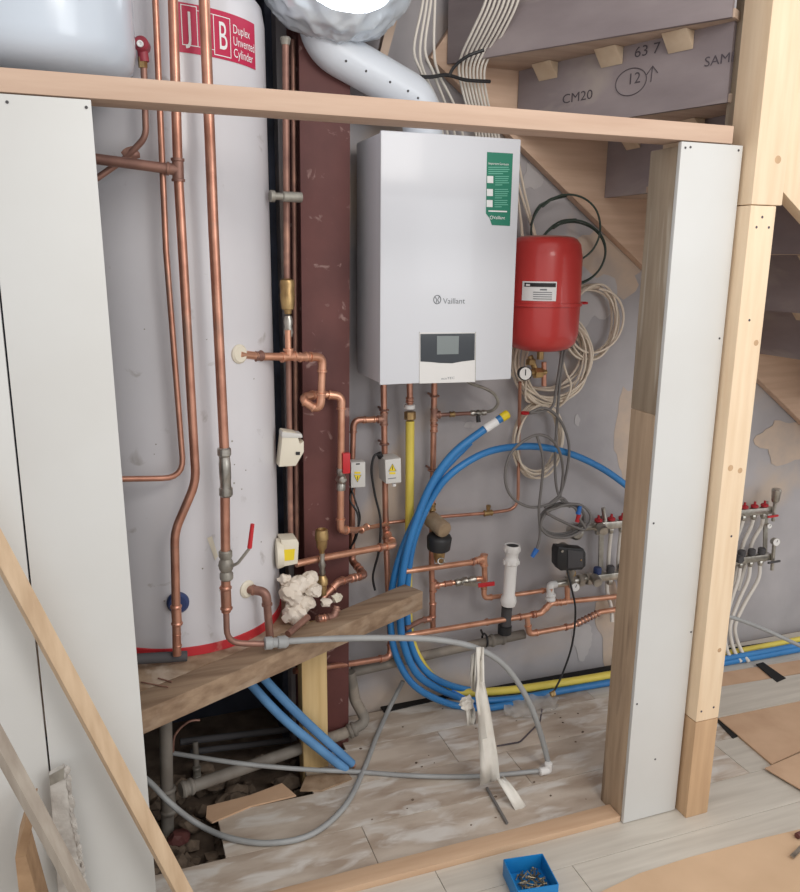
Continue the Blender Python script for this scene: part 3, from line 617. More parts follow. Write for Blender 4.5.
MB().bar(P(488.5, 211, ys-.0006), P(507, 211.6, ys-.0006), .0008, .004, Z_).build('print_lines', M['white'], sk)
text_xz(sk, 'Vaillant', M['white'], P(493, 219, ys-.0006), .0135, 1.0)
MB().tube(ring_path(P(491.4, 217.5, ys-.0006), X_, Z_, .0042, .0048, 16), .0008, 5, True).build('emblem', M['white'], sk)
# flue
t = thing('flue_pipe', 'fat white flue pipe bending from the foil down to the boiler top', 'flue', P(430, 105, 2.34))
fp = [P(317, -10, 2.36), P(321, 44, 2.35), P(420, 100, 2.38), P(423, 138, 2.39)]
path = fillet(fp, .13, 10)
dense = [path[i].lerp(path[i+1], k/12) for i in range(len(path)-1) for k in range(12)]
fl = MB().tube(path, .060, 32).build('flue_tube', M['flue'], t, smooth=60)
for px, py in ((333, 39), (346, 61), (366, 71), (390, 82), (408, 91), (418, 98)):
    c = P(px, py, 2.2)
    for k in range(200):
        c = P(px, py, 2.2+k*.001); near = min(((c-a).length, i) for i, a in enumerate(dense))
        if near[0] < .0602: break
    nn = (c-dense[near[1]]).normalized(); MB().lathe(c, nn, [(-.004, .0035), (.001, .0035), (.002, .002)], 10).build('rivet', M['darkgrey'], t)
MB().bar(P(342, 39, 2.32), P(367, 52, 2.33), .02, .012, Z_).build('seam_clip', M['flue'], t, bevel=.002)
# foil
b = MB(); c = P(338, -28, 2.30); nu, nv = 96, 40; vs = []; fs = []
for i in range(nv+1):
    ph = math.pi*.5*i/nv
    for k in range(nu):
        th = 2*math.pi*k/nu; d_ = V(math.cos(th)*math.cos(ph), math.sin(th)*math.cos(ph), -math.sin(ph))
        n_ = 1+.07*noise.noise(d_*2.0)-.09*abs(noise.noise(V(d_.x*3.4+2, d_.y*4, d_.z*1.5)))-.035*abs(noise.noise(V(d_.x*9, d_.y*9+d_.z*4, d_.z*2)))
        vs.append(c+V(d_.x*.225, d_.y*.15, d_.z*.180)*n_)
for i in range(nv):
    for k in range(nu): fs.append((i*nu+k, i*nu+(k+1) % nu, (i+1)*nu+(k+1) % nu, (i+1)*nu+k))
b.add(vs, fs); o = b.build('foil_duct_bag', M['foil'], smooth=50); tag(o, 'crumpled silver foil bundle sagging around the top of the flue', 'foil')
t = thing('work_lamp', 'bright white lamp glowing in front of the silver foil', 'lamp', P(355, -20, 2.10))
MB().lathe(P(352, -27, 2.17), (0, .15, 1), [(-.085, .02), (-.078, .06), (-.06, .095), (-.03, .11), (0, .112)], 32).build('diffuser', M['lamp'], t)
MB().lathe(P(352, -27, 2.17), (0, .15, 1), [(.001, .118), (.03, .118), (.05, .09), (.06, .03)], 32).build('housing', M['wplastic'], t)

# ------------------------------------------------------------------ cables above
def cable(pts, r, m, label, group, name='cable', cat='cable', soft=True):
    o = MB().tube(spline(pts, 6) if soft else pts, r, 8).build(name, m, smooth=60); return tag(o, label, cat, group)
for w_i, (x0, x1, x2, x3) in enumerate(((424, 414, 421, 432), (428, 420, 424, 437), (432, 425, 433, 444), (436, 434, 438, 452))):
    cable([P(x0, -40, 2.30), P(x0-1, 0, 2.32), P(x1, 48, 2.36), P(x2, 72, 2.40), P(x3, 100, 2.46), P(x3+8, 122, 2.51), P(x3+12, 142, 2.528)], .0042, M['whitecable'], ('leftmost', 'second from left', 'third from left', 'rightmost')[w_i]+' white cable in the left bunch above the boiler', 'left bunch of cables above the boiler')
for i in range(8):
    x0 = 486+i*4.6; x1 = 462+i*4.4; x2 = 459+i*3.6; x3 = 466+i*3.2
    cable([P(x0+8, -40, 2.22), P(x0, 0, 2.26), P((x0+x1)/2-1, 30, 2.32), P(x1, 54-i*.6, 2.38), P(x2, 72, 2.42), P(x3, 104, 2.47), P(x3+8, 126, 2.51), P(x3+12, 146, 2.528)], .0040, M['whitecable'], ('leftmost', 'second from left', 'third from left', 'fourth from left', 'fourth from right', 'third from right', 'second from right', 'rightmost')[i]+' white cable in the right bunch above the boiler', 'right bunch of cables above the boiler')
o = MB().tube(spline([P(413, 76, 2.385), P(430, 77, 2.38), P(447, 75, 2.38), P(466, 80, 2.40), P(490, 81.5, 2.41)], 6), .0055, 8).build('cable_strap', M['black']); tag(o, 'black twisted strap holding the cables above the boiler', 'strap')
o = MB().tube(spline([P(449, 76, 2.378), P(455, 66, 2.37), P(468, 56, 2.345), P(484, 50, 2.33)], 6), .005, 8).build('cable_strap', M['black']); tag(o, 'black strap running up across the right bunch of cables', 'strap')
# cables right of the boiler
for i, (x, x2) in enumerate(((520, 545), (526, 550), (519, 532), (520, 526))):
    cable([P(x-10, 150, 2.52), P(x, 190+i*8, 2.51), P((x+x2)/2, 230+i*14, 2.51), P(x2-3, 262+i*10, 2.51), P(x2, 300, 2.52)], .0042, M['creamcable'], 'cream cable slanting down behind the red vessel', 'cables between boiler and red vessel')

# ------------------------------------------------------------------ red vessel
vc = P(576, 300, 2.40); vr = .124; vx0 = vc.x-vr-.004
ztop, zbot = P(548, 234, 2.28).z, P(548, 355, 2.28).z; zc = P(548, 306, 2.27).z
t = thing('red_vessel', 'red expansion vessel with a white label right of the boiler', 'vessel', (vx0, 2.40, zbot)); cv = V(vx0, 2.40, 0)
hb = zc-zbot; ht = ztop-zc
MB().lathe(V(cv.x, cv.y, zbot), Z_, [(0, .03), (.003, vr*.55), (.012, vr*.78), (.03, vr*.92), (.06, vr*.985), (hb-.004, vr)], 64).build('lower_shell', M['red'], t, smooth=60)
up_ = MB().lathe(V(cv.x, cv.y, zc), Z_, [(.004, vr), (ht-.07, vr*.985), (ht-.03, vr*.93), (ht-.012, vr*.82), (ht-.006, vr*.72)], 64).build('upper_shell', M['red'], t, smooth=60)
MB().lathe(V(cv.x, cv.y, zc), Z_, [(ht-.0065, vr*.73), (ht-.002, vr*.55), (ht, .02)], 64).build('dusty_top', M['reddust'], t)
MB().lathe(V(cv.x, cv.y, zc), Z_, [(-.006, vr), (-.005, vr+.006), (.005, vr+.006), (.006, vr)], 64).build('seam_band', M['red'], t)
def vcyl(px, py, r):
    d = ray(px, py); ox, oy = -cv.x, -cv.y; a = d.x**2+d.y**2; bb = 2*(ox*d.x+oy*d.y); c = ox*ox+oy*oy-r*r
    return CAM+d*((-bb-math.sqrt(max(bb*bb-4*a*c, 0)))/(2*a))
def vpatch(px0, px1, py0, py1, r, n=14):
    a, b_ = vcyl(px0, py0, r), vcyl(px1, py0, r); z0, z1 = vcyl((px0+px1)/2, py1, r).z, vcyl((px0+px1)/2, py0, r).z
    t0, t1 = math.atan2(a.y-cv.y, a.x-cv.x), math.atan2(b_.y-cv.y, b_.x-cv.x); vs = []; fs = []
    for i in range(n+1):
        q_ = t0+(t1-t0)*i/n
        for z in (z0, z1): vs.append((cv.x+r*math.cos(q_), cv.y+r*math.sin(q_), z))
        if i: fs.append((2*i-2, 2*i, 2*i+1, 2*i-1))
    return MB().add(vs, fs)
lb_ = vpatch(522.5, 557, 281.5, 301, vr+.0015).build('label_plate', M['white'], t)
vpatch(524.5, 556, 283, 287, vr+.0025).build('black_strip', M['black'], lb_)
vpatch(526, 530, 284, 286, vr+.003).build('print_patch', M['white'], lb_)
for y in (292, 294.2, 296.4, 298.6): vpatch(533, 552, y, y+.8, vr+.0025).build('print_lines', M['logo'], lb_)
vpatch(540, 547, 289, 290.4, vr+.0025).build('print_lines', M['logo'], lb_)
MB().tube([V(cv.x, cv.y, zbot+.004), V(cv.x, cv.y, zbot-.03)], .012, 12).build('valve_stub', M['brass'], t)
# filling loop gauge
t = thing('pressure_gauge', 'round white faced pressure gauge under the red vessel', 'gauge', P(525, 381, 2.36))
gc = P(525, 373.5, 2.345); ga = V(-.15, -1, .05)
lathe_part(t, 'rim', M['black'], gc, ga, [(-.02, .021), (.002, .024), (.004, .024), (.004, .020)], 28)
dl = lathe_part(t, 'dial', M['wplastic'], gc, ga, [(.002, .0205), (.0045, .0205)], 28)
MB().bar(gc+ga.normalized()*.0052+V(0, 0, -.006), gc+ga.normalized()*.0052+V(0, 0, .014), .003, .0012, (0, 1, 0)).build('needle', M['black'], dl)
MB().tube([gc+V(.01, .03, 0), P(545, 372, 2.42)], .011, 12).build('brass_body', M['brass'], t); hexnut(t, P(538, 373, 2.395), X_, .019, .03, M['brass'])
MB().tube([P(530, 356, 2.43), P(537, 374, 2.42)], .010, 10).build('brass_elbow', M['brass'], t); hexnut(t, P(531, 362, 2.43), Z_, .017, .02, M['brass'], 'nut')
MB().tube([P(544, 362, 2.42), P(544, 386, 2.42)], .009, 10).build('copper_stub', M['copper'], t)

# ------------------------------------------------------------------ boiler pipes
PW = 2.49
t = pipe('copper_pipe', 'copper flow pipe under the boiler left side, dropping to the floor', 'pipe', [P(383.5, 372, PW), P(384.5, 450, PW), P(386, 540, PW), P(391, 657, 2.44), P(355, 663, 2.40), P(294, 671, 2.33)], .0105, M['copper'], .026)
p_ = P(384, 419, PW); tee(t, p_, Z_, -X_, .0105, M['copperold']); wallclip(t, P(384, 410, PW), .0105, M['copperold']); wallclip(t, P(384.3, 444, PW), .0105, M['copperold'])
tee(t, P(386, 533, PW), Z_, -Y_, .0105, M['copper'])
collar(t, P(318, 668, 2.356), P(294, 671, 2.33)-P(355, 663, 2.40), .0105, .02, M['copper'])
t = pipe('copper_branch', 'copper branch turning down to the smaller grey wiring box', 'pipe', [P(381, 419, PW), P(353.5, 420, PW), P(352, 480, PW)], .0095, M['copper'], .026)
collar(t, P(369, 419.7, PW), X_, .0095, .045, M['coppernew'])
t = thing('gas_pipe', 'yellow sleeved gas pipe dropping from the boiler and running right along the wall', 'gas pipe', P(410, 500, 2.48))
MB().tube([P(409.5, 372, 2.48), P(410, 405, 2.48)], .0105, 12).build('copper_tail', M['copper'], t)
lathe_part(t, 'white_washer', M['wplastic'], P(409.5, 409, 2.48), Z_, [(0, .016), (.002, .019), (.014, .019), (.016, .016)], 18)
hexnut(t, P(410, 415.5, 2.48), Z_, .020, .028, M['brass']); collar(t, P(409.7, 400, 2.48), Z_, .0105, .02, M['copper'])
gy = [P(410, 421, 2.48), P(409.5, 520, 2.48), P(408.5, 620, 2.475), P(422, 664, 2.455), Z(452, 690, .03), Z(500, 691, .035), Z(560, 683, .035), Z(612, 674.5, .035), Z(700, 659, .03), Z(800, 640, .03), Z(840, 632, .03)]
MB().tube(spline(gy, 10), .0155, 14).build('sleeve', M['yellow'], t, smooth=60)
t = pipe('copper_pipe', 'copper return pipe under the boiler right side with a brass filter', 'pipe', [P(434.5, 372, PW), P(433, 470, PW), P(431.5, 560, PW), P(433, 628, PW)], .0105, M['copper'], elbows=False)
tee(t, P(434, 415, PW), Z_, X_, .0105, M['copperold']); wallclip(t, P(434.5, 396, PW), .0105, M['copperold']); wallclip(t, P(432.5, 470, PW), .0105, M['copperold'])
collar(t, P(434, 428, PW), Z_, .0105, .03, M['copper'])
MB().tube([P(437, 415, PW), P(486, 412.5, PW)], .007, 12).build('branch', M['copperold'], t)
lathe_part(t, 'nickel_valve', M['chrome'], P(470, 413.4, PW), X_, [(0, .008), (.006, .011), (.018, .011), (.022, .008), (.03, .013), (.044, .008), (.048, .011), (.06, .010)], 12)
collar(t, P(452, 414.3, PW), X_, .008, .02, M['brass'], 'compression_nut')
lathe_part(t, 'black_knob', M['black'], P(478, 416, PW-.01), (0, -.3, -1), [(0, .007), (.022, .008)], 12)
o = MB().tube(spline([P(486, 412, PW), P(493, 410, PW-.02), P(498, 403, PW-.03), P(494, 394, PW-.03), P(484, 388, PW-.02), P(470, 383, PW), P(460, 375, PW)], 8), .0055, 10).build('flexible_hose', M['greymetal']); tag(o, 'thin braided hose looping from the small valve up to the boiler', 'hose')
collar(t, P(432, 507, PW), Z_, .011, .03, M['brass'])
ft = thing('brass_filter', 'tan brass cylinder held in a black collar on the return pipe', 'filter', P(438, 560, 2.46))
fa = (P(448, 533, 2.38)-P(430, 518, 2.48)); MB().lathe(P(431, 519, 2.47), fa, [(0, .026), (.003, .030), (.075, .030), (.082, .027), (.084, .008)], 28).build('canister', M['bronze'], ft)
MB().lathe(P(438.5, 549, 2.43), (0, -.12, 1), [(0, .036), (.004, .041), (.045, .044), (.052, .040), (.058, .030)], 28).build('black_collar', M['black'], ft)
MB().lathe(P(439, 562, 2.435), Z_, [(0, .014), (.02, .020), (.04, .022)], 18).build('brass_outlet', M['brass'], ft)
MB().tube(ring_path(P(441, 561, 2.405), X_, V(0, .3, 1).normalized(), .012, .010, 18), .0025, 6, True).build('tag_ring', M['chrome'], ft)
# branches off the return pipe
t = pipe('copper_pipe', 'copper pipe from the joist end rising right to a corner above the red lever', 'pipe', [P(403, 571.5, 2.43), P(474, 562, 2.45), P(484, 557, 2.455), P(485, 581, 2.455)], .0105, M['coppernew'], .02)
tee(t, P(484, 560, 2.455), Z_, -X_, .0105, M['coppernew']); bead(t, P(473, 562, 2.45), X_, .0105, M['copper'])
t = pipe('copper_pipe', 'copper pipe with a red lever valve running right behind the white waste trap', 'pipe', [P(433, 586, PW), P(484, 578, 2.46), P(484, 598, 2.45), P(520, 594, 2.48), P(547, 590, 2.49), P(551, 596, 2.485)], .0088, M['coppernew'], .02)
tee(t, P(433, 586, PW), Z_, X_, .0105, M['copper']); collar(t, P(448, 583.5, 2.48), X_, .009, .03, M['copper'])
vb = lathe_part(t, 'valve_body', M['chrome'], P(455, 583, 2.47), P(482, 578, 2.46)-P(455, 583, 2.47), [(0, .010), (.004, .014), (.018, .014), (.022, .010), (.032, .016), (.046, .016), (.052, .010), (.062, .014), (.078, .014), (.082, .010)], 16)
MB().bar(P(463, 584, 2.435), P(480, 585.5, 2.43), .006, .010, Z_).build('lever_arm', M['chrome'], vb); MB().bar(P(478, 585.5, 2.43), P(494.5, 583.5, 2.42), .008, .015, Z_).build('lever_grip', M['redp'], vb, bevel=.002)
t = pipe('copper_stub', 'short dull copper stub going left from the foot of the return pipe', 'pipe', [P(433, 618, PW), P(420, 621, 2.46), P(405, 629, 2.42)], .0095, M['copperold'], elbows=False)
collar(t, P(427, 619.5, 2.475), X_, .0098, .03, M['copper']); collar(t, P(432.6, 610, PW), Z_, .0105, .06, M['copper'])
# thin pipe to the gauge
t = pipe('copper_pipe', 'thin copper pipe along the wall turning up to the pressure gauge', 'pipe', [P(386, 523, 2.505), P(443, 516.5, 2.505), P(488, 513, 2.505), P(518, 509, 2.505), P(519, 430, 2.50), P(520, 382, 2.43)], .0062, M['copper'], .05, elbows=False)
collar(t, P(488, 513, 2.505), X_, .009, .035, M['brass'], 'compression_nut'); lathe_part(t, 'brass_screw', M['brass'], P(488, 510, 2.495), (0, -.2, 1), [(0, .006), (.012, .009), (.018, .009)], 8)
# wiring boxes
def wbox(pts, Y, dep, label, tri, flip):
    t = thing('wiring_box', label, 'wiring box', P(pts[3][0], pts[3][1], Y))
    MB().prism([P(x, y, Y) for x, y in pts], (0, dep, 0)).build('housing', M['gborder'], t, bevel=.003)
    cx, cy = tri; s = -1 if flip else 1
    MB().prism([P(cx-3.6, cy+3*s, Y-.001), P(cx+3.6, cy+3*s, Y-.001), P(cx, cy-4*s, Y-.001)], (0, .0009, 0)).build('warning_triangle', M['yellowp'], t)
    MB().tube([P(cx-3.6, cy+3*s, Y-.0012), P(cx+3.6, cy+3*s, Y-.0012), P(cx, cy-4*s, Y-.0012)], .0010, 4, True).build('triangle_border', M['black'], t)
    MB().bar(P(cx, cy-1.6*s, Y-.0016), P(cx, cy+1.6*s, Y-.0016), .002, .0012, (0, 1, 0)).build('bolt_mark', M['black'], t)
    MB().prism([P(cx-3, cy+4.2*s, Y-.001), P(cx+3, cy+4.2*s, Y-.001), P(cx+3, cy+6.2*s, Y-.001), P(cx-3, cy+6.2*s, Y-.001)], (0, .0009, 0)).build('yellow_strip', M['yellowp'], t)
    return t
t = wbox([(351, 462.5), (365.5, 462), (365.5, 487), (351, 488)], 2.43, .045, 'smaller grey wiring box with inverted yellow triangle beside the column', (357.5, 478), True)
MB().prism([P(356, 463.5, 2.429), P(360, 463.3, 2.429), P(360, 464.5, 2.429), P(356, 464.8, 2.429)], (0, .0009, 0)).build('slot', M['black'], t)
t = wbox([(385, 460), (401, 458), (401.5, 482.5), (386, 484)], 2.40, .075, 'larger grey wiring box with upright yellow triangle left of the yellow pipe', (392.5, 468), False)
lathe_part(t, 'gland', M['black'], P(381, 458, 2.45), (-.4, 0, 1), [(0, .010), (.02, .010), (.022, .006)], 12); lathe_part(t, 'knob', M['wplastic'], P(394, 486, 2.42), Z_, [(0, .007), (.01, .007)], 10)
MB().prism([P(388, 478.5, 2.399), P(396, 477.5, 2.399), P(396, 478.3, 2.399), P(388, 479.3, 2.399)], (0, .0009, 0)).build('print_line', M['logo'], t)
cable([P(382, 457, 2.44), P(375, 455, 2.43), P(371.5, 470, 2.43), P(375, 495, 2.44), P(380.5, 520, 2.44), P(379, 550, 2.44), P(373, 575, 2.46), P(375, 590, 2.47)], .0042, M['black'], 'black cable drooping from the larger grey wiring box', None)
cable([P(353, 488, 2.45), P(350, 500, 2.43), P(358, 515, 2.42), P(357, 535, 2.42), P(350, 548, 2.44)], .0036, M['black'], 'black cable hanging under the smaller grey wiring box', None)
cable([P(351, 488, 2.44), P(356, 503, 2.42), P(360, 520, 2.43), P(352, 545, 2.44), P(349, 552, 2.45)], .003, M['black'], 'second thinner black flex crossing under the smaller wiring box', None)

# ------------------------------------------------------------------ blue pipes
s1 = [P(506, 415, 2.38), P(482, 431, 2.385), P(452, 455, 2.39), P(430, 487, 2.395), P(413, 530, 2.40), P(403, 570, 2.41), P(400, 610, 2.41), P(404, 645, 2.41), P(420, 677, 2.41), Z(455, 696, .016), Z(480, 701, .020), Z(520, 698, .017), Z(560, 691, .015), Z(612, 682, .015), Z(700, 667, .015), Z(800, 649, .015), Z(840, 641, .015)]
t = thing('blue_water_pipe', 'blue plastic water pipe with a yellow capped end pointing up under the boiler', 'water pipe', P(452, 695, 2.41))
MB().tube(spline(s1, 10), .0135, 14).build('pipe_run', M['blue'], t, smooth=60)
dd = (s1[0]-s1[1]).normalized(); lathe_part(t, 'yellow_cap', M['yellowp'], s1[0]-dd*.02, dd, [(0, .0137), (.001, .0155), (.026, .0155), (.03, .012)], 16)
MB().tube([P(485, 429, 2.379), P(497, 421, 2.376)], .0150, 14).build('paper_label', M['white'], t)
s2 = [P(690, 540, 2.45), P(627, 486, 2.44), P(590, 462, 2.43), P(553, 449, 2.42), P(520, 446.5, 2.41), P(485, 453, 2.405), P(452, 473, 2.40), P(432, 498, 2.42), P(415, 537, 2.43), P(408, 575, 2.44), P(407, 612, 2.44), P(412, 648, 2.44), P(430, 675, 2.44), Z(464, 689, .03), Z(505, 692, .016), Z(560, 684, .015), Z(612, 676, .015), Z(700, 663, .03), Z(800, 645, .03), Z(840, 637, .03)]
o = MB().tube(spline(s2, 10), .0125, 14).build('blue_water_pipe', M['blue'], smooth=60); tag(o, 'blue plastic water pipe arching over to the dusty stud', 'water pipe')
s3 = [P(470, 442, 2.412), P(440, 474, 2.42), P(420, 510, 2.44), P(402, 550, 2.44), P(392, 590, 2.44), P(391, 630, 2.435), P(398, 660, 2.425), P(416, 687, 2.41), Z(450, 704, .022), Z(485, 708, .016), Z(512, 704, .016)]
o = MB().tube(spline(s3, 10), .0125, 14).build('blue_water_pipe', M['blue'], smooth=60); tag(o, 'outermost blue pipe strand of the coil, nearest the joist end', 'water pipe')
o = MB().tube(spline([P(452, 690, 2.375), P(470, 700, 2.355), P(476, 708, 2.36), P(482, 700, 2.36), P(490, 712, 2.36)], 6), .003, 6).build('pipe_tie', M['bluep']); tag(o, 'blue string tied round the blue pipes near the white rag', 'string')
for i, (a_, b_, c_, lab_) in enumerate((((246, 678), (285, 720), (346, 770), 'lower of two pale blue insulated pipes coming from under the joist'), ((262, 676), (300, 716), (352, 764), 'upper of two pale blue insulated pipes coming from under the joist'))):
    t = thing('insulated_pipe', lab_, 'pipe', Z(*c_, .02))
    pts = [P(a_[0]-14, a_[1]-22, 2.36), P(*a_, 2.30), P(*b_, 2.24), Z(*c_, .018)]
    MB().tube(spline(pts, 8), .0145, 14).build('sleeve', M['bluepale'], t, smooth=60)
    dd = (pts[-1]-pts[-2]).normalized(); MB().tube([pts[-1], pts[-1]+dd*.014], .008, 10).build('pipe_end', M['copperold'], t)

# ------------------------------------------------------------------ low pipes right of the joist
t = pipe('copper_pipe', 'long copper pipe running low along the wall towards the manifold', 'pipe', [P(405, 636, 2.40), P(415, 634, 2.40), P(520, 617, 2.45), P(541, 613, 2.46), P(551, 603, 2.46), P(617, 596.5, 2.49), P(690, 586, 2.5)], .0105, M['coppernew'], .022)
for x, y in ((520, 617), (533, 614.5), (487, 622)): bead(t, P(x, y, 2.45), (1, .2, .1), .0105, M['copper'])
MB().tube([P(551, 604, 2.46), P(550.5, 588, 2.46)], .0105, 12).build('riser', M['coppernew'], t)
collar(t, P(563, 602, 2.465), X_, .0105, .03, M['coppernew'])
t = pipe('copper_pipe', 'lower copper pipe stepping under the long one towards the manifold', 'pipe', [P(527, 616, 2.452), P(529, 634, 2.45), P(572, 626, 2.46), P(580, 622, 2.46), P(600, 612, 2.47), P(617, 609.5, 2.48), P(690, 598, 2.5)], .0105, M['coppernew'], .02)
for i in range(7):
    s = i/6; bead(t, P(577+20*s, 623.5-10*s, 2.462+.006*s), V(1, .1, .6), .0108, M['copperold'], 'flex_rib')
bead(t, P(566, 627, 2.459), X_, .0105, M['copper'])
# grey waste pipe along the wall, white trap
t = pipe('waste_pipe', 'grey plastic waste pipe running low along the back wall', 'waste pipe', [P(352, 672, 2.47), P(427, 655, 2.47), P(510, 637, 2.49), P(524, 634, 2.49)], .0185, M['greypipe'], elbows=False)
collar(t, P(497, 639.5, 2.488), (1, .1, 0), .0185, .06, M['greypipe'], 'socket')
MB().tube(ring_path(P(485, 640, 2.485), Y_, Z_, .024, .024, 20), .004, 6, True).tube([P(483, 635, 2.47), P(481, 630, 2.455)], .004, 6).build('pipe_clip', M['black'], t)
t = thing('waste_trap', 'white plastic waste trap standing open above the copper pipes', 'waste trap', P(508, 608, 2.43))
wp = P(508, 606, 2.42); wt = P(512.5, 545, 2.42)-wp; L_ = wt.length
MB().lathe(wp, wt, [(0, .016), (.004, .026), (.02, .030), (.035, .028), (.045, .022), (L_-.075, .0225), (L_-.072, .027), (L_-.06, .028), (L_-.05, .024), (L_-.045, .0235), (L_-.03, .024), (L_-.025, .028), (L_-.006, .029), (L_, .028), (L_, .023), (L_-.02, .022)], 28).build('trap_body', M['wplastic'], t, smooth=40)
wa = wt.normalized(); MB().lathe(wp+wa*(L_-.004), wa, [(0, .0225), (.001, .0225)], 24).build('dark_bore', M['black'], t)
for zz in (L_-.065, L_-.015):
    for k in range(10):
        a = 2*math.pi*k/10; MB().box(tuple(wp+wa*zz+V(math.cos(a)*.028-.002, math.sin(a)*.028-.002, -.007)), tuple(wp+wa*zz+V(math.cos(a)*.028+.002, math.sin(a)*.028+.002, .007))).build('grip_rib', M['wplastic'], t)
t = thing('waste_stub', 'dark grey stub of waste pipe below the white trap', 'waste pipe', P(505, 634, 2.44))
MB().tube([P(507, 607, 2.45), P(505, 634, 2.45)], .020, 18).build('stub', M['darkgrey'], t); MB().lathe(P(504.5, 633, 2.45), Z_, [(0, .026), (.03, .026), (.032, .021)], 20).build('socket', M['black'], t)

# ------------------------------------------------------------------ manifold
MYm = 2.47
t = thing('manifold', 'nickel underfloor heating manifold with red and dark caps, partly hidden by the stud', 'manifold', P(600, 583, MYm))
u0, u1 = P(585, 527, MYm), P(771, 509.5, MYm); l0, l1 = P(566, 581, MYm), P(770, 556, MYm)
for a_, b_ in ((P(592, 526, MYm), u1), (P(592, 578, MYm), l1)): MB().bar(a_, b_, .028, .030, Z_).build('bar', M['chrome'], t, bevel=.005)
def on_bar(a_, b_, px):
    s = (px-a_[0])/(b_[0]-a_[0]); return P(px, a_[1]+(b_[1]-a_[1])*s, MYm)
UB, LB = ((592, 526), (771, 509.5)), ((592, 578), (770, 556))
ports = (598, 611, 622, 744, 754, 764)
for px in ports:
    c = on_bar(*UB, px); k = lathe_part(t, 'red_cap', M['maroonred'], c+Z_*.015, Z_, [(0, .012), (.003, .0155), (.010, .0155), (.013, .012), (.013, .005), (.026, .005)], 16)
    lathe_part(t, 'outlet_nut', M['chrome'], c-Z_*.036, Z_, [(0, .009), (.004, .012), (.018, .012), (.022, .009)], 8)
    c = on_bar(*LB, px-(1 if px < 700 else 3)); lathe_part(t, 'dark_cap' if px > 600 else 'blue_cap', M['darkgrey'] if px > 600 else M['navy'], c+Z_*.014, Z_, [(0, .012), (.004, .016), (.024, .016), (.028, .013)], 16)
    lathe_part(t, 'outlet_nut', M['chrome'], c-Z_*.036, Z_, [(0, .009), (.004, .012), (.018, .012), (.022, .009)], 8)
for px in (604, 769):
    a_, b_ = on_bar(*UB, px), on_bar(*LB, px); MB().bar(a_+V(0, .02, .03), b_+V(0, .02, -.03), .02, .006, Y_).build('bracket', M['greymetal'], t)
for (x, y) in ((600, 526), (594, 577)):
    c = P(x, y, MYm-.02); lathe_part(t, 'drain_valve', M['chrome'], c, (-.2, -1, -.2), [(0, .016), (.015, .019), (.03, .014), (.034, .020), (.042, .017)], 14)
MB().tube([P(603, 508, MYm), P(605, 520, MYm), P(604, 530, MYm-.02)], .008, 10).build('filling_tap', M['chrome'], t)
# left train: mixing valve and elbows
MB().tube(fillet([P(592, 526.5, MYm), P(575, 529, MYm-.01), P(568, 535, MYm-.02)], .02), .014, 14).build('mixing_elbow', M['chrome'], t)
lathe_part(t, 'mixing_valve', M['chrome'], P(573, 530, MYm-.03), (-.3, -1, .1), [(0, .028), (.02, .030), (.03, .022), (.05, .026), (.058, .018)], 20)
MB().tube([P(592, 577.5, MYm), P(556, 584, MYm)], .0150, 14).build('return_tube', M['chrome'], t)
for x, y in ((588, 578.5), (580, 580), (570, 582)): hexnut(t, P(x, y, MYm), P(592, 577.5, MYm)-P(556, 584, MYm), .026, .024, M['chrome'])
MB().tube(fillet([P(556, 584, MYm), P(550, 585, MYm-.005), P(550.5, 600, MYm-.008)], .012), .0145, 14).build('white_elbow', M['wplastic'], t); collar(t, P(550.5, 597, MYm-.008), Z_, .015, .03, M['wplastic'])
MB().tube([P(567, 583, MYm), P(567.5, 600, 2.47)], .0105, 12).build('copper_drop', M['coppernew'], t)
def gauge(parent, px, py, Y, r, name='gauge'):
    c = P(px, py, Y); ax = V(-.2, -1, .1); g = lathe_part(parent, name, M['chrome'], c, ax, [(-.018, r*.9), (0, r), (.004, r), (.004, r*.88)], 24)
    lathe_part(g, 'dial', M['wplastic'], c, ax, [(.001, r*.88), (.005, r*.88)], 24); MB().bar(c+ax.normalized()*.0056, c+ax.normalized()*.0056+V(.3*r, 0, .6*r), .0018, .001, (0, 1, 0)).build('needle', M['black'], g)
gauge(t, 575, 587, 2.41, .018); gauge(t, 776, 542, 2.43, .017); gauge(t, 769, 526, 2.43, .011)
lathe_part(t, 'air_vent', M['chrome'], P(775, 503, 2.45), Z_, [(0, .008), (.006, .014), (.012, .016), (.05, .019), (.056, .020), (.062, .016)], 18)
MB().tube([P(775, 503, 2.45), P(773, 521, 2.45)], .008, 10).build('end_tube', M['chrome'], t); MB().bar(P(768, 517, 2.43), P(778, 515.5, 2.43), .006, .008, Z_).build('red_handle', M['redp'], t)
MB().tube([P(774, 545, 2.45), P(772, 570, 2.45)], .008, 10).build('end_tube', M['chrome'], t); MB().bar(P(768, 563, 2.43), P(780, 561, 2.43), .006, .008, Z_).build('dark_handle', M['darkgrey'], t)
hexnut(t, P(739, 559, 2.44), (0, -1, 0), .017, .03, M['darkgrey'])
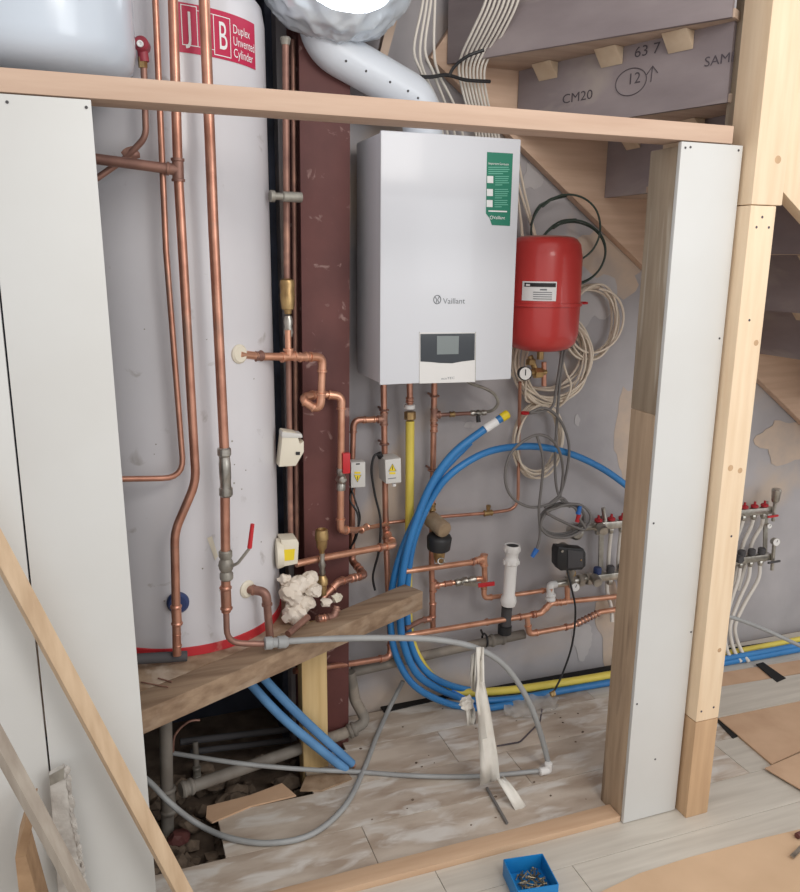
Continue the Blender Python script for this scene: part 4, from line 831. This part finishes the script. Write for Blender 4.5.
# hoses
def hose(pts, label, grp): return cable(pts, .0078, M['pex'], label, grp, 'heating_hose', 'hose')
hose([P(611, 532, MYm), P(609, 552, 2.49), P(608, 572, 2.51), P(607, 590, 2.51), P(611, 606, 2.50), P(612, 622, 2.48)], 'white heating hose left of the stud, nearer the pump', None)
hose([P(621, 531, MYm), P(619, 550, 2.49), P(618, 570, 2.51), P(620, 590, 2.51), P(622, 620, 2.49)], 'white heating hose half hidden behind the dusty stud', None)
for i, px in enumerate((744, 754, 764)):
    w3 = ('leftmost', 'middle', 'rightmost')[i]; c = on_bar(*UB, px)-Z_*.036
    hose([c, P(px-3, 527, 2.475), P(px-8-i*1.5, 541, 2.49), P(px-13-i*2, 560, 2.515), P(px-18-i*4, 590, 2.52)], w3+' of three white hoses between the two manifold bars right of the newel', None)
    c = on_bar(*LB, px-3)-Z_*.036
    hose([c, P(px-6, 580, 2.46), P(px-14-i*3, 605, 2.45), P(px-19-i*5, 628, 2.43), P(px-17-i*3, 650, 2.40), Z((734, 741, 749)[i], 662, .012)], w3+' of three white hoses dropping from the lower manifold bar to the floor', None)
# pump
t = thing('circulation_pump', 'black circulation pump head on the left of the manifold', 'pump', P(572, 571, 2.42))
MB().prism([P(559, 547, 2.38), P(584, 549, 2.38), P(586, 553, 2.38), P(586, 566, 2.38), P(582, 570, 2.38), P(561, 571, 2.38), P(557.5, 566, 2.38), P(557.5, 552, 2.38)], (0, .045, 0)).build('head', M['black'], t, bevel=.004)
MB().prism([P(568, 550, 2.376), P(583, 551.5, 2.376), P(583, 567, 2.376), P(568, 568.5, 2.376)], (0, .006, 0)).build('face_plate', M['darkgrey'], t, bevel=.001)
lathe_part(t, 'screw_cap', M['chrome'], P(562, 551, 2.375), (0, -1, 0), [(-.01, .005), (.004, .005)], 10)
lathe_part(t, 'indicator', M['brass'], P(581, 560, 2.376), (0, -1, 0), [(-.004, .003), (.002, .003)], 8)
MB().tube([P(571, 568, 2.43), P(571, 582, 2.455)], .014, 14).build('pump_tail', M['greymetal'], t); lathe_part(t, 'union_nut', M['brass'], P(571, 575, 2.445), Z_, [(0, .018), (.016, .018)], 8)
lathe_part(t, 'pump_body', M['greymetal'], P(570, 556, 2.42), (0, 1, 0), [(0, .03), (.06, .034)], 20)
cable([P(567, 570, 2.40), P(572, 590, 2.38), P(575.5, 612, 2.38), P(572, 645, 2.38), P(562, 675, 2.37), P(553, 693, 2.36)], .0038, M['black'], 'black flex hanging from the pump to the floor', None)
o = MB().blob(P(552.5, 694, 2.355), (.012, .012, .014), .4, 3, 2, 3).build('cable_plug', M['brass']); tag(o, 'small brown plug at the end of the black pump flex', 'plug')

# ------------------------------------------------------------------ cable coils
def coil(cx, cy, rx, ry, turns, Y, r, m, label, name='cable_coil', jit=.12, lead=None, tail=None, seed=0, ties=()):
    rnd = random.Random(seed); c = P(cx, cy, Y); sx = (P(cx+rx, cy, Y)-c).length; sz = (P(cx, cy-ry, Y)-c).length
    pts = []; n = int(turns*14); a0 = rnd.uniform(0, 6.28) if not lead else math.pi*.5; kx = 1; ky = 1; ox = oy = 0
    for i in range(n+1):
        if i % 14 == 0: tx, ty, tox, toy = 1+rnd.uniform(-jit, jit), 1+rnd.uniform(-jit, jit), rnd.uniform(-jit, jit)*sx*.6, rnd.uniform(-jit, jit)*sz*.6
        kx += (tx-kx)*.15; ky += (ty-ky)*.15; ox += (tox-ox)*.15; oy += (toy-oy)*.15
        a = a0+2*math.pi*i/14; pts.append(c+V(math.cos(a)*sx*kx+ox, (i/max(n, 1)-.5)*-.03*min(turns, 3)/2+rnd.uniform(-.003, .003), math.sin(a)*sz*ky+oy))
    pts = ([] if not lead else [P(*q) for q in lead])+pts+([] if not tail else [P(*q) for q in tail])
    t = thing(name, label, 'cable', c-Z_*sz)
    MB().tube(spline(pts, 4), r, 8).build('cable_run', m, t, smooth=60)
    for (x, y, yy, mm) in ties: MB().tube(ring_path(P(x, y, yy), X_, Y_, .014, .014, 14), .005, 6, True).build('cable_tie', mm, t)
    return t
coil(591, 322, 25, 36, 6, 2.50, .0043, M['creamcable'], 'coil of cream cable hanging right of the red vessel', seed=1, jit=.16, lead=[(555, 300, 2.52), (572, 288, 2.51)], ties=((583, 303, 2.49, M['redp']),))
coil(553, 360, 33, 40, 13, 2.49, .0043, M['creamcable'], 'large tangled coil of cream cable below the red vessel', seed=2, jit=.24)
coil(538, 440, 22, 36, 6, 2.50, .0043, M['creamcable'], 'cream cable coil on the wall behind the blue arch', seed=3, jit=.14, lead=[(526, 380, 2.46), (526, 400, 2.49)], ties=((525, 413, 2.48, M['redp']),))
cable([P(560, 352, 2.46), P(566, 372, 2.45), P(571, 385, 2.45), P(566, 400, 2.46), P(557, 408, 2.48)], .0043, M['creamcable'], 'single loose cream cable loop in front of the large tangled coil', None)
coil(566, 230, 33, 34, 1.15, 2.46, .0036, M['greencable'], 'wide loop of dark green cable above the red vessel', seed=5, jit=.05, lead=[(531, 225, 2.5), (540, 205, 2.46)])
coil(572, 252, 30, 34, 2.2, 2.48, .0036, M['greencable'], 'double loop of dark green cable right behind the red vessel', seed=8, jit=.12)
# grey cables
cable([P(566, 345, 2.44), P(561, 372, 2.43), P(557, 420, 2.42), P(555, 470, 2.41), P(560, 498, 2.39), P(575, 508, 2.37), P(578, 517, 2.37)], .0052, M['greycable'], 'grey cable dropping from the red vessel to a red and blue lug', None)
cable([P(562, 350, 2.43), P(556, 390, 2.42), P(551, 408, 2.41), P(530, 413, 2.41), P(545, 408, 2.405), P(560, 420, 2.40), P(569, 445, 2.40), P(566, 475, 2.40), P(558, 498, 2.39), P(545, 508, 2.385)], .0052, M['greycable'], 'grey cable looping wide around the coil behind the blue arch', None)
cable([P(560, 498, 2.40), P(563, 470, 2.39), P(557, 446, 2.375), P(542, 435, 2.37), P(525, 440, 2.37), P(510, 455, 2.375), P(505, 478, 2.38), P(512, 497, 2.38), P(530, 507, 2.385), P(550, 504, 2.385), P(562, 498, 2.385), P(570, 507, 2.38)], .0052, M['greycable'], 'grey cable loop crossing in front of the blue arch on its left', None)
cable([P(537, 436, 2.375), P(543, 458, 2.37), P(542, 480, 2.38), P(539, 510, 2.38), P(540, 535, 2.38), P(536, 551, 2.38)], .0052, M['greycable'], 'grey cable hanging straight down to a blue lug on the wall', None)
coil(563, 520, 21, 15, 3.2, 2.385, .0052, M['greycable'], 'small grey cable coil over the mixing valve beside the manifold', seed=11, jit=.14, lead=[(558, 497, 2.39), (548, 506, 2.39)], tail=[(584, 530, 2.37), (579, 518, 2.36)])
for (x0, y0, x1, y1, Y, lab_) in ((578, 514, 580, 506, 2.365, 'blue lug pointing up beside the red caps of the manifold'), (537, 549, 532, 557, 2.375, 'blue lug at the end of the hanging grey cable')):
    o = MB().tube([P(x0, y0, Y), P(x1, y1, Y)], [.010, .007], 10).build('cable_lug', M['bluep']); tag(o, lab_, 'cable lug')
o = MB().tube([P(577, 522, 2.365), P(579, 514, 2.365)], .008, 10).build('cable_lug', M['redp']); tag(o, 'red lug just below the upright blue lug', 'cable lug')

# ------------------------------------------------------------------ pipes in the pit under the joist
t = pipe('waste_pipe', 'grey waste pipe bending at the column foot and sloping down under the joist', 'waste pipe', [P(350, 672, 2.42), P(355, 700, 2.42), P(367, 722, 2.36), P(345, 733, 2.36), P(296, 750, 2.30), P(182, 790, 2.18)], .0195, M['greypipe'], .03, elbows=False)
collar(t, P(352, 730, 2.36), P(367, 722, 2.36)-P(345, 733, 2.36), .0195, .03, M['greypipe'], 'socket'); collar(t, P(187, 788, 2.185), P(296, 750, 2.30)-P(182, 790, 2.18), .0195, .04, M['greypipe'], 'socket')
t = pipe('soil_pipe', 'dark upright waste pipe in the pit at the left under the joist', 'waste pipe', [P(165, 700, 2.20), P(168, 850, 2.20)], .0195, M['greypipe'], elbows=False)
collar(t, P(168, 800, 2.20), Z_, .0195, .09, M['greypipe'], 'socket')
for a_, b_, r, lab_ in (((180, 742), (290, 729), .012, 'upper of two dark pipes deep in the pit behind the sloping waste pipe'), ((190, 752), (290, 740), .011, 'lower of two dark pipes deep in the pit behind the sloping waste pipe')):
    tag(MB().tube([P(*a_, 2.50), P(*b_, 2.52)], r, 12).build('pit_pipe', M['darkgrey']), lab_, 'pipe')
t = pipe('pit_stub', 'short upright stub with fittings in the pit', 'pipe', [P(195, 742, 2.46), P(198, 790, 2.40)], .010, M['greypipe'], elbows=False); collar(t, P(197, 772, 2.42), Z_, .011, .04, M['greymetal']); 
t = pipe('pit_stub', 'small brown pipe arch in the pit beside the upright waste pipe', 'pipe', [P(173, 752, 2.3), P(175, 735, 2.3), P(188, 722, 2.3), P(200, 720, 2.3)], .004, M['copperold'], elbows=False, soft=True)
# grey hoses
t = thing('grey_hose', 'grey plastic pipe arching from a push fit connector above the joist to the floor', 'hose', Z(548, 768, .01))
hp = [P(284, 641.5, 2.03), P(340, 638.5, 2.02), P(400, 638, 2.02), P(440, 640, 2.015), P(476, 648, 2.01), P(505, 666, 2.01), P(528, 700, 2.01), P(541, 735, 2.01), P(548.5, 764, 2.01)]
MB().tube(spline(hp, 8), .0092, 12).build('pipe_run', M['greyhose'], t, smooth=60)
ca = P(288, 641.5, 2.03)-P(264, 643.5, 2.03); k_ = ca.length
lathe_part(t, 'push_fit_connector', M['greyhose'], P(264, 643.5, 2.03), ca, [(0, .013), (.003, .018), (.022, .018), (.025, .014), (k_*.55, .014), (k_*.58, .0175), (k_*.9, .0175), (k_, .013)], 20)
lathe_part(t, 'end_elbow', M['wplastic'], Z(548, 771, .008), Z_, [(0, .012), (.03, .013), (.032, .010)], 14); lathe_part(t, 'end_socket', M['wplastic'], Z(548, 770, .014), (-1, 0, 0), [(0, .013), (.03, .013), (.032, .010)], 14)
hp = [P(100, 745, 2.24), P(146, 779, 2.15), P(170, 803, 2.10), Z(198, 824, .02), Z(230, 838, .012), Z(270, 843, .011), Z(312, 834, .011), Z(345, 806, .011), Z(364, 769, .011), Z(376, 738, .011), Z(388, 711, .02), P(403, 681, 2.50)]
o = MB().tube(spline(hp, 8), .0085, 12).build('grey_hose', M['greyhose'], smooth=60); tag(o, 'grey plastic pipe sweeping in a low curve over the floor edge up to the wall', 'hose')
hp = [P(172, 753, 2.32), P(237, 763, 2.24), P(300, 769, 2.21), Z(360, 772, .012), Z(420, 776, .012), Z(480, 776, .012), Z(538, 771, .012)]
o = MB().tube(spline(hp, 8), .0075, 12).build('grey_hose', M['greyhose'], smooth=60); tag(o, 'straight grey plastic pipe lying across the floor behind the white rag', 'hose')
o = MB().tube(spline([P(715, 613, 2.30), P(740, 620, 2.28), P(770, 632, 2.26), P(820, 655, 2.2)], 6), .008, 12).build('grey_hose', M['greyhose'], smooth=60); tag(o, 'grey plastic pipe slanting across right of the newel post', 'hose')
o = MB().tube([Z(487, 788, .006), Z(507, 823, .006)], .005, 8).build('cable_scrap', M['greycable']); tag(o, 'dark grey strip lying on the floor under the white rag', 'scrap')
o = MB().tube(fillet([Z(497, 746, .005), Z(520, 742, .005), Z(540, 722, .005), P(542, 709, 2.3)], .03), .0028, 8).build('bent_wire', M['pencil']); tag(o, 'thin bent dark wire on the dusty floor inside the cupboard', 'wire')
# white polythene strip
t = thing('white_rag', 'torn white polythene strip hung over the grey arching pipe', 'polythene', Z(515, 812, .004))
def ribbon(name, left, right, Y0, Y1, m, amp=.010):
    n = len(left); vs = []; fs = []
    for i in range(n):
        Y = Y0+(Y1-Y0)*i/(n-1)
        for k in range(5):
            s = k/4; x = left[i][0]+(right[i][0]-left[i][0])*s; y = left[i][1]+(right[i][1]-left[i][1])*s
            vs.append(P(x, y, Y-amp*math.sin(s*math.pi*2+i*1.1)-.004*math.cos(i*2.1+k)))
    for i in range(n-1):
        for k in range(4): fs.append((i*5+k, i*5+k+1, i*5+k+6, i*5+k+5))
    o = MB().add(vs, fs).build(name, m, t, smooth=70); md = o.modifiers.new('thick', 'SOLIDIFY'); md.thickness = .003; return o
ribbon('long_strip', [(476, 647), (476, 660), (477, 680), (475, 695), (478, 715), (479, 740), (480, 765), (480, 785)], [(484, 647), (484, 660), (484, 682), (486, 692), (490, 712), (494, 735), (498, 758), (500, 779)], 1.985, 1.96, M['rag'])
ribbon('tail_strip', [(497, 779), (502, 787), (508, 797), (517, 813)], [(503, 776), (510, 783), (518, 793), (526, 806)], 1.955, 1.868, M['rag'], .003)
ribbon('back_strip', [(471, 655), (470, 675), (471, 690)], [(476, 652), (476, 675), (476, 692)], 2.03, 2.03, M['rag'])
MB().blob(P(467, 703, 2.03), (.022, .016, .024), .5, 2.5, 3, 5).build('crumpled_knot', M['rag'], t)
ribbon('short_tail', [(466, 708), (467, 718), (468, 726)], [(474, 708), (475, 718), (475, 724)], 2.03, 2.02, M['rag'])
# clear polythene scrap by the blue pipes
b = MB(); vs = []; fs = []; nx, ny = 40, 20
for j in range(ny+1):
    for i in range(nx+1):
        x = 503+56*i/nx; y = 699+21*j/ny-6*i/nx; q = Z(x, y, .016); q += V(.012*noise.noise(q*9), .012*noise.noise(q*11), .016*abs(noise.noise(q*18))+.008*noise.noise(q*40)); vs.append(q)
for j in range(ny):
    for i in range(nx):
        a_, b_ = (i+.5)/nx*2-1, (j+.5)/ny*2-1
        if a_*a_+b_*b_ < 1.0+.7*noise.noise(V(a_*2.5, b_*2.5, 4)): fs.append((j*(nx+1)+i, j*(nx+1)+i+1, (j+1)*(nx+1)+i+1, (j+1)*(nx+1)+i))
o = b.add(vs, fs).build('polythene_scrap', M['clear'], smooth=60); tag(o, 'crinkled clear polythene scrap on the floor before the blue pipes', 'polythene')

# ------------------------------------------------------------------ floor edge debris
def sheet(name, pts, z, th, m, label, cat='sheet'):
    o = MB().prism([Z(x, y, z) for x, y in pts], (0, 0, -th)).build(name, m, smooth=0); return tag(o, label, cat)
sheet('broken_board', [(206, 818), (207, 806), (250, 795), (282, 783), (296, 795), (250, 806), (212, 822)], .006, .006, M['hard'], 'broken brown board edge along the ragged floor at the pit')
sheet('broken_board', [(300, 790), (306, 776), (345, 770), (352, 778), (322, 790)], .006, .006, M['chip'], 'small brown board scrap where the pale blue pipes end', 'board scrap')
sheet('dark_strip', [(380, 706), (440, 692), (470, 684), (470, 692), (440, 699), (384, 712)], .004, .004, M['dark'], 'dark gap strip along the back wall behind the blue pipes', 'strip')
sheet('dark_strip', [(470, 691), (500, 685), (612, 665), (830, 633), (830, 638), (612, 671), (500, 691)], .004, .004, M['dark'], 'dark strip painted for the shaded gap along the wall behind the yellow pipe', 'strip')  # flat black sheet paints the shade in the gap between floor and wall
b = MB(); rr = random.Random(3)
for i in range(260):
    x, y = rr.uniform(-.1, .62), rr.uniform(1.82, 2.5); r = rr.uniform(.008, .032); b.blob((x, y, -.10+r*.4+rr.uniform(0, .04)), (r*rr.uniform(.8, 1.5), r, r*.7), .7, 2.6, 1, i)
o = b.build('rubble', M['rubble'], smooth=0); tag(o, 'dusty rubble filling the pit under the joist', 'rubble', kind='stuff')
for i, (x, y, lab_) in enumerate(((236, 800, 'flat stone nearest the broken brown board in the pit'), (190, 825, 'pale chunk of mortar beside the left board edge'), (215, 785, 'rounded stone below the sloping waste pipe'), (180, 838, 'brick fragment at the front of the pit'))):
    o = MB().blob(Z(x, y, -.05), (.035, .03, .02), .35, 1.5, 2, 40+i).build('stone', M['rubble'] if i != 3 else M['oxide'], smooth=0); tag(o, lab_, 'stone')

# ------------------------------------------------------------------ sheets on the floor
sheet('hardboard_sheet', [(594, 895), (640, 873), (690, 857), (750, 841), (830, 822), (900, 900), (760, 960)], .004, .0035, M['card'], 'large tan protection board in the bottom right corner')
sheet('hardboard_sheet', [(718, 718), (830, 695), (830, 737), (772, 764)], .0075, .0065, M['hard'], 'brown hardboard sheet on the floor right of the newel post foot')
sheet('hardboard_sheet', [(765, 768), (830, 740), (830, 806)], .012, .004, M['hard'], 'brown hardboard corner overlapping at the right edge of the floor')
sheet('hardboard_strip', [(690, 690), (700, 676), (830, 655), (830, 668), (720, 687)], .006, .005, M['hard'], 'brown strip of hardboard along the wall right of the newel')
sheet('laminate_offcut', [(690, 704), (700, 690), (830, 669), (830, 694), (718, 717)], .010, .008, M['lam'], 'pale grey laminate plank lying between the two hardboard pieces')
sheet('dark_strip', [(714, 718), (721, 716), (740, 735), (733, 738)], .004, .003, M['dark'], 'black strip beside the foot of the newel post', 'strip')
sheet('dark_strip', [(756, 664), (763, 662), (786, 678), (777, 682)], .012, .004, M['dark'], 'black strip crossing the brown hardboard by the hoses', 'strip')
b = MB(); rr = random.Random(9)
for i in range(50):
    x, y = rr.uniform(300, 590), rr.uniform(705, 860)
    q = Z(x, y, .0015)
    if q.y > 1.80 and q.x > .62: r = rr.uniform(.0015, .0045); b.blob(q, (r*1.4, r, r*.7), .4, 2, 1, i)
o = b.build('plaster_crumbs', M['rubble'], smooth=0); tag(o, 'scattered plaster crumbs on the dusty cupboard floor', 'crumbs', kind='stuff')
# blue box of screws
t = thing('parts_box', 'small open blue plastic box of screws on the floor', 'parts box', (.95, 1.62, 0))
T4 = [Z(506.5, 861, .052), Z(541, 855, .052), Z(556, 884, .052), Z(519, 889, .052)]
cT = sum(T4, V(0, 0, 0))/4; e1 = ((T4[1]-T4[0])+(T4[2]-T4[3])); e1.z = 0; e1.normalize(); e2 = V(-e1.y, e1.x, 0); hw, hd, hz = .056, .056, .052
def bxp(a, c, z): return V(cT.x, cT.y, 0)+e1*a*hw+e2*c*hd+V(0, 0, z)
MB().prism([bxp(-1, -1, .001), bxp(1, -1, .001), bxp(1, 1, .001), bxp(-1, 1, .001)], (0, 0, .003)).build('base', M['boxblue'], t)
for (a_, b_) in (((-1, -1), (1, -1)), ((1, -1), (1, 1)), ((1, 1), (-1, 1)), ((-1, 1), (-1, -1))):
    p, q = bxp(*a_, 0), bxp(*b_, 0); MB().bar(p+V(0, 0, .028), q+V(0, 0, .028), .0026, .050, Z_).build('side', M['boxblue'], t, bevel=.0006)
rr = random.Random(5)
for i in range(64):
    a = rr.uniform(0, 6.28); c = bxp(rr.uniform(-.45, .7), rr.uniform(-.7, .75), .008+rr.uniform(0, .014)); d_ = V(math.cos(a), math.sin(a), rr.uniform(-.15, .35)).normalized()
    o = MB().lathe(c-d_*.011, d_, [(0, .0006), (.003, .0016), (.018, .0016), (.0195, .0034), (.021, .0036)], 6).build('screw', M['steel']); tag(o, 'short zinc screw among the heap in the blue box', 'screw', 'screws in the blue box')
    o['group'] = 'screws in the blue box'
t = thing('hand_tool', 'tool with brown handle and bright tip cut off at the right edge', 'tool', Z(800, 856, .004))
MB().tube([Z(797, 836, .016), Z(806, 832, .016)], .009, 10).build('handle', M['oxide'], t); MB().bar(Z(792, 857, .012), Z(803, 846, .012), .012, .004).build('blade', M['chrome'], t)
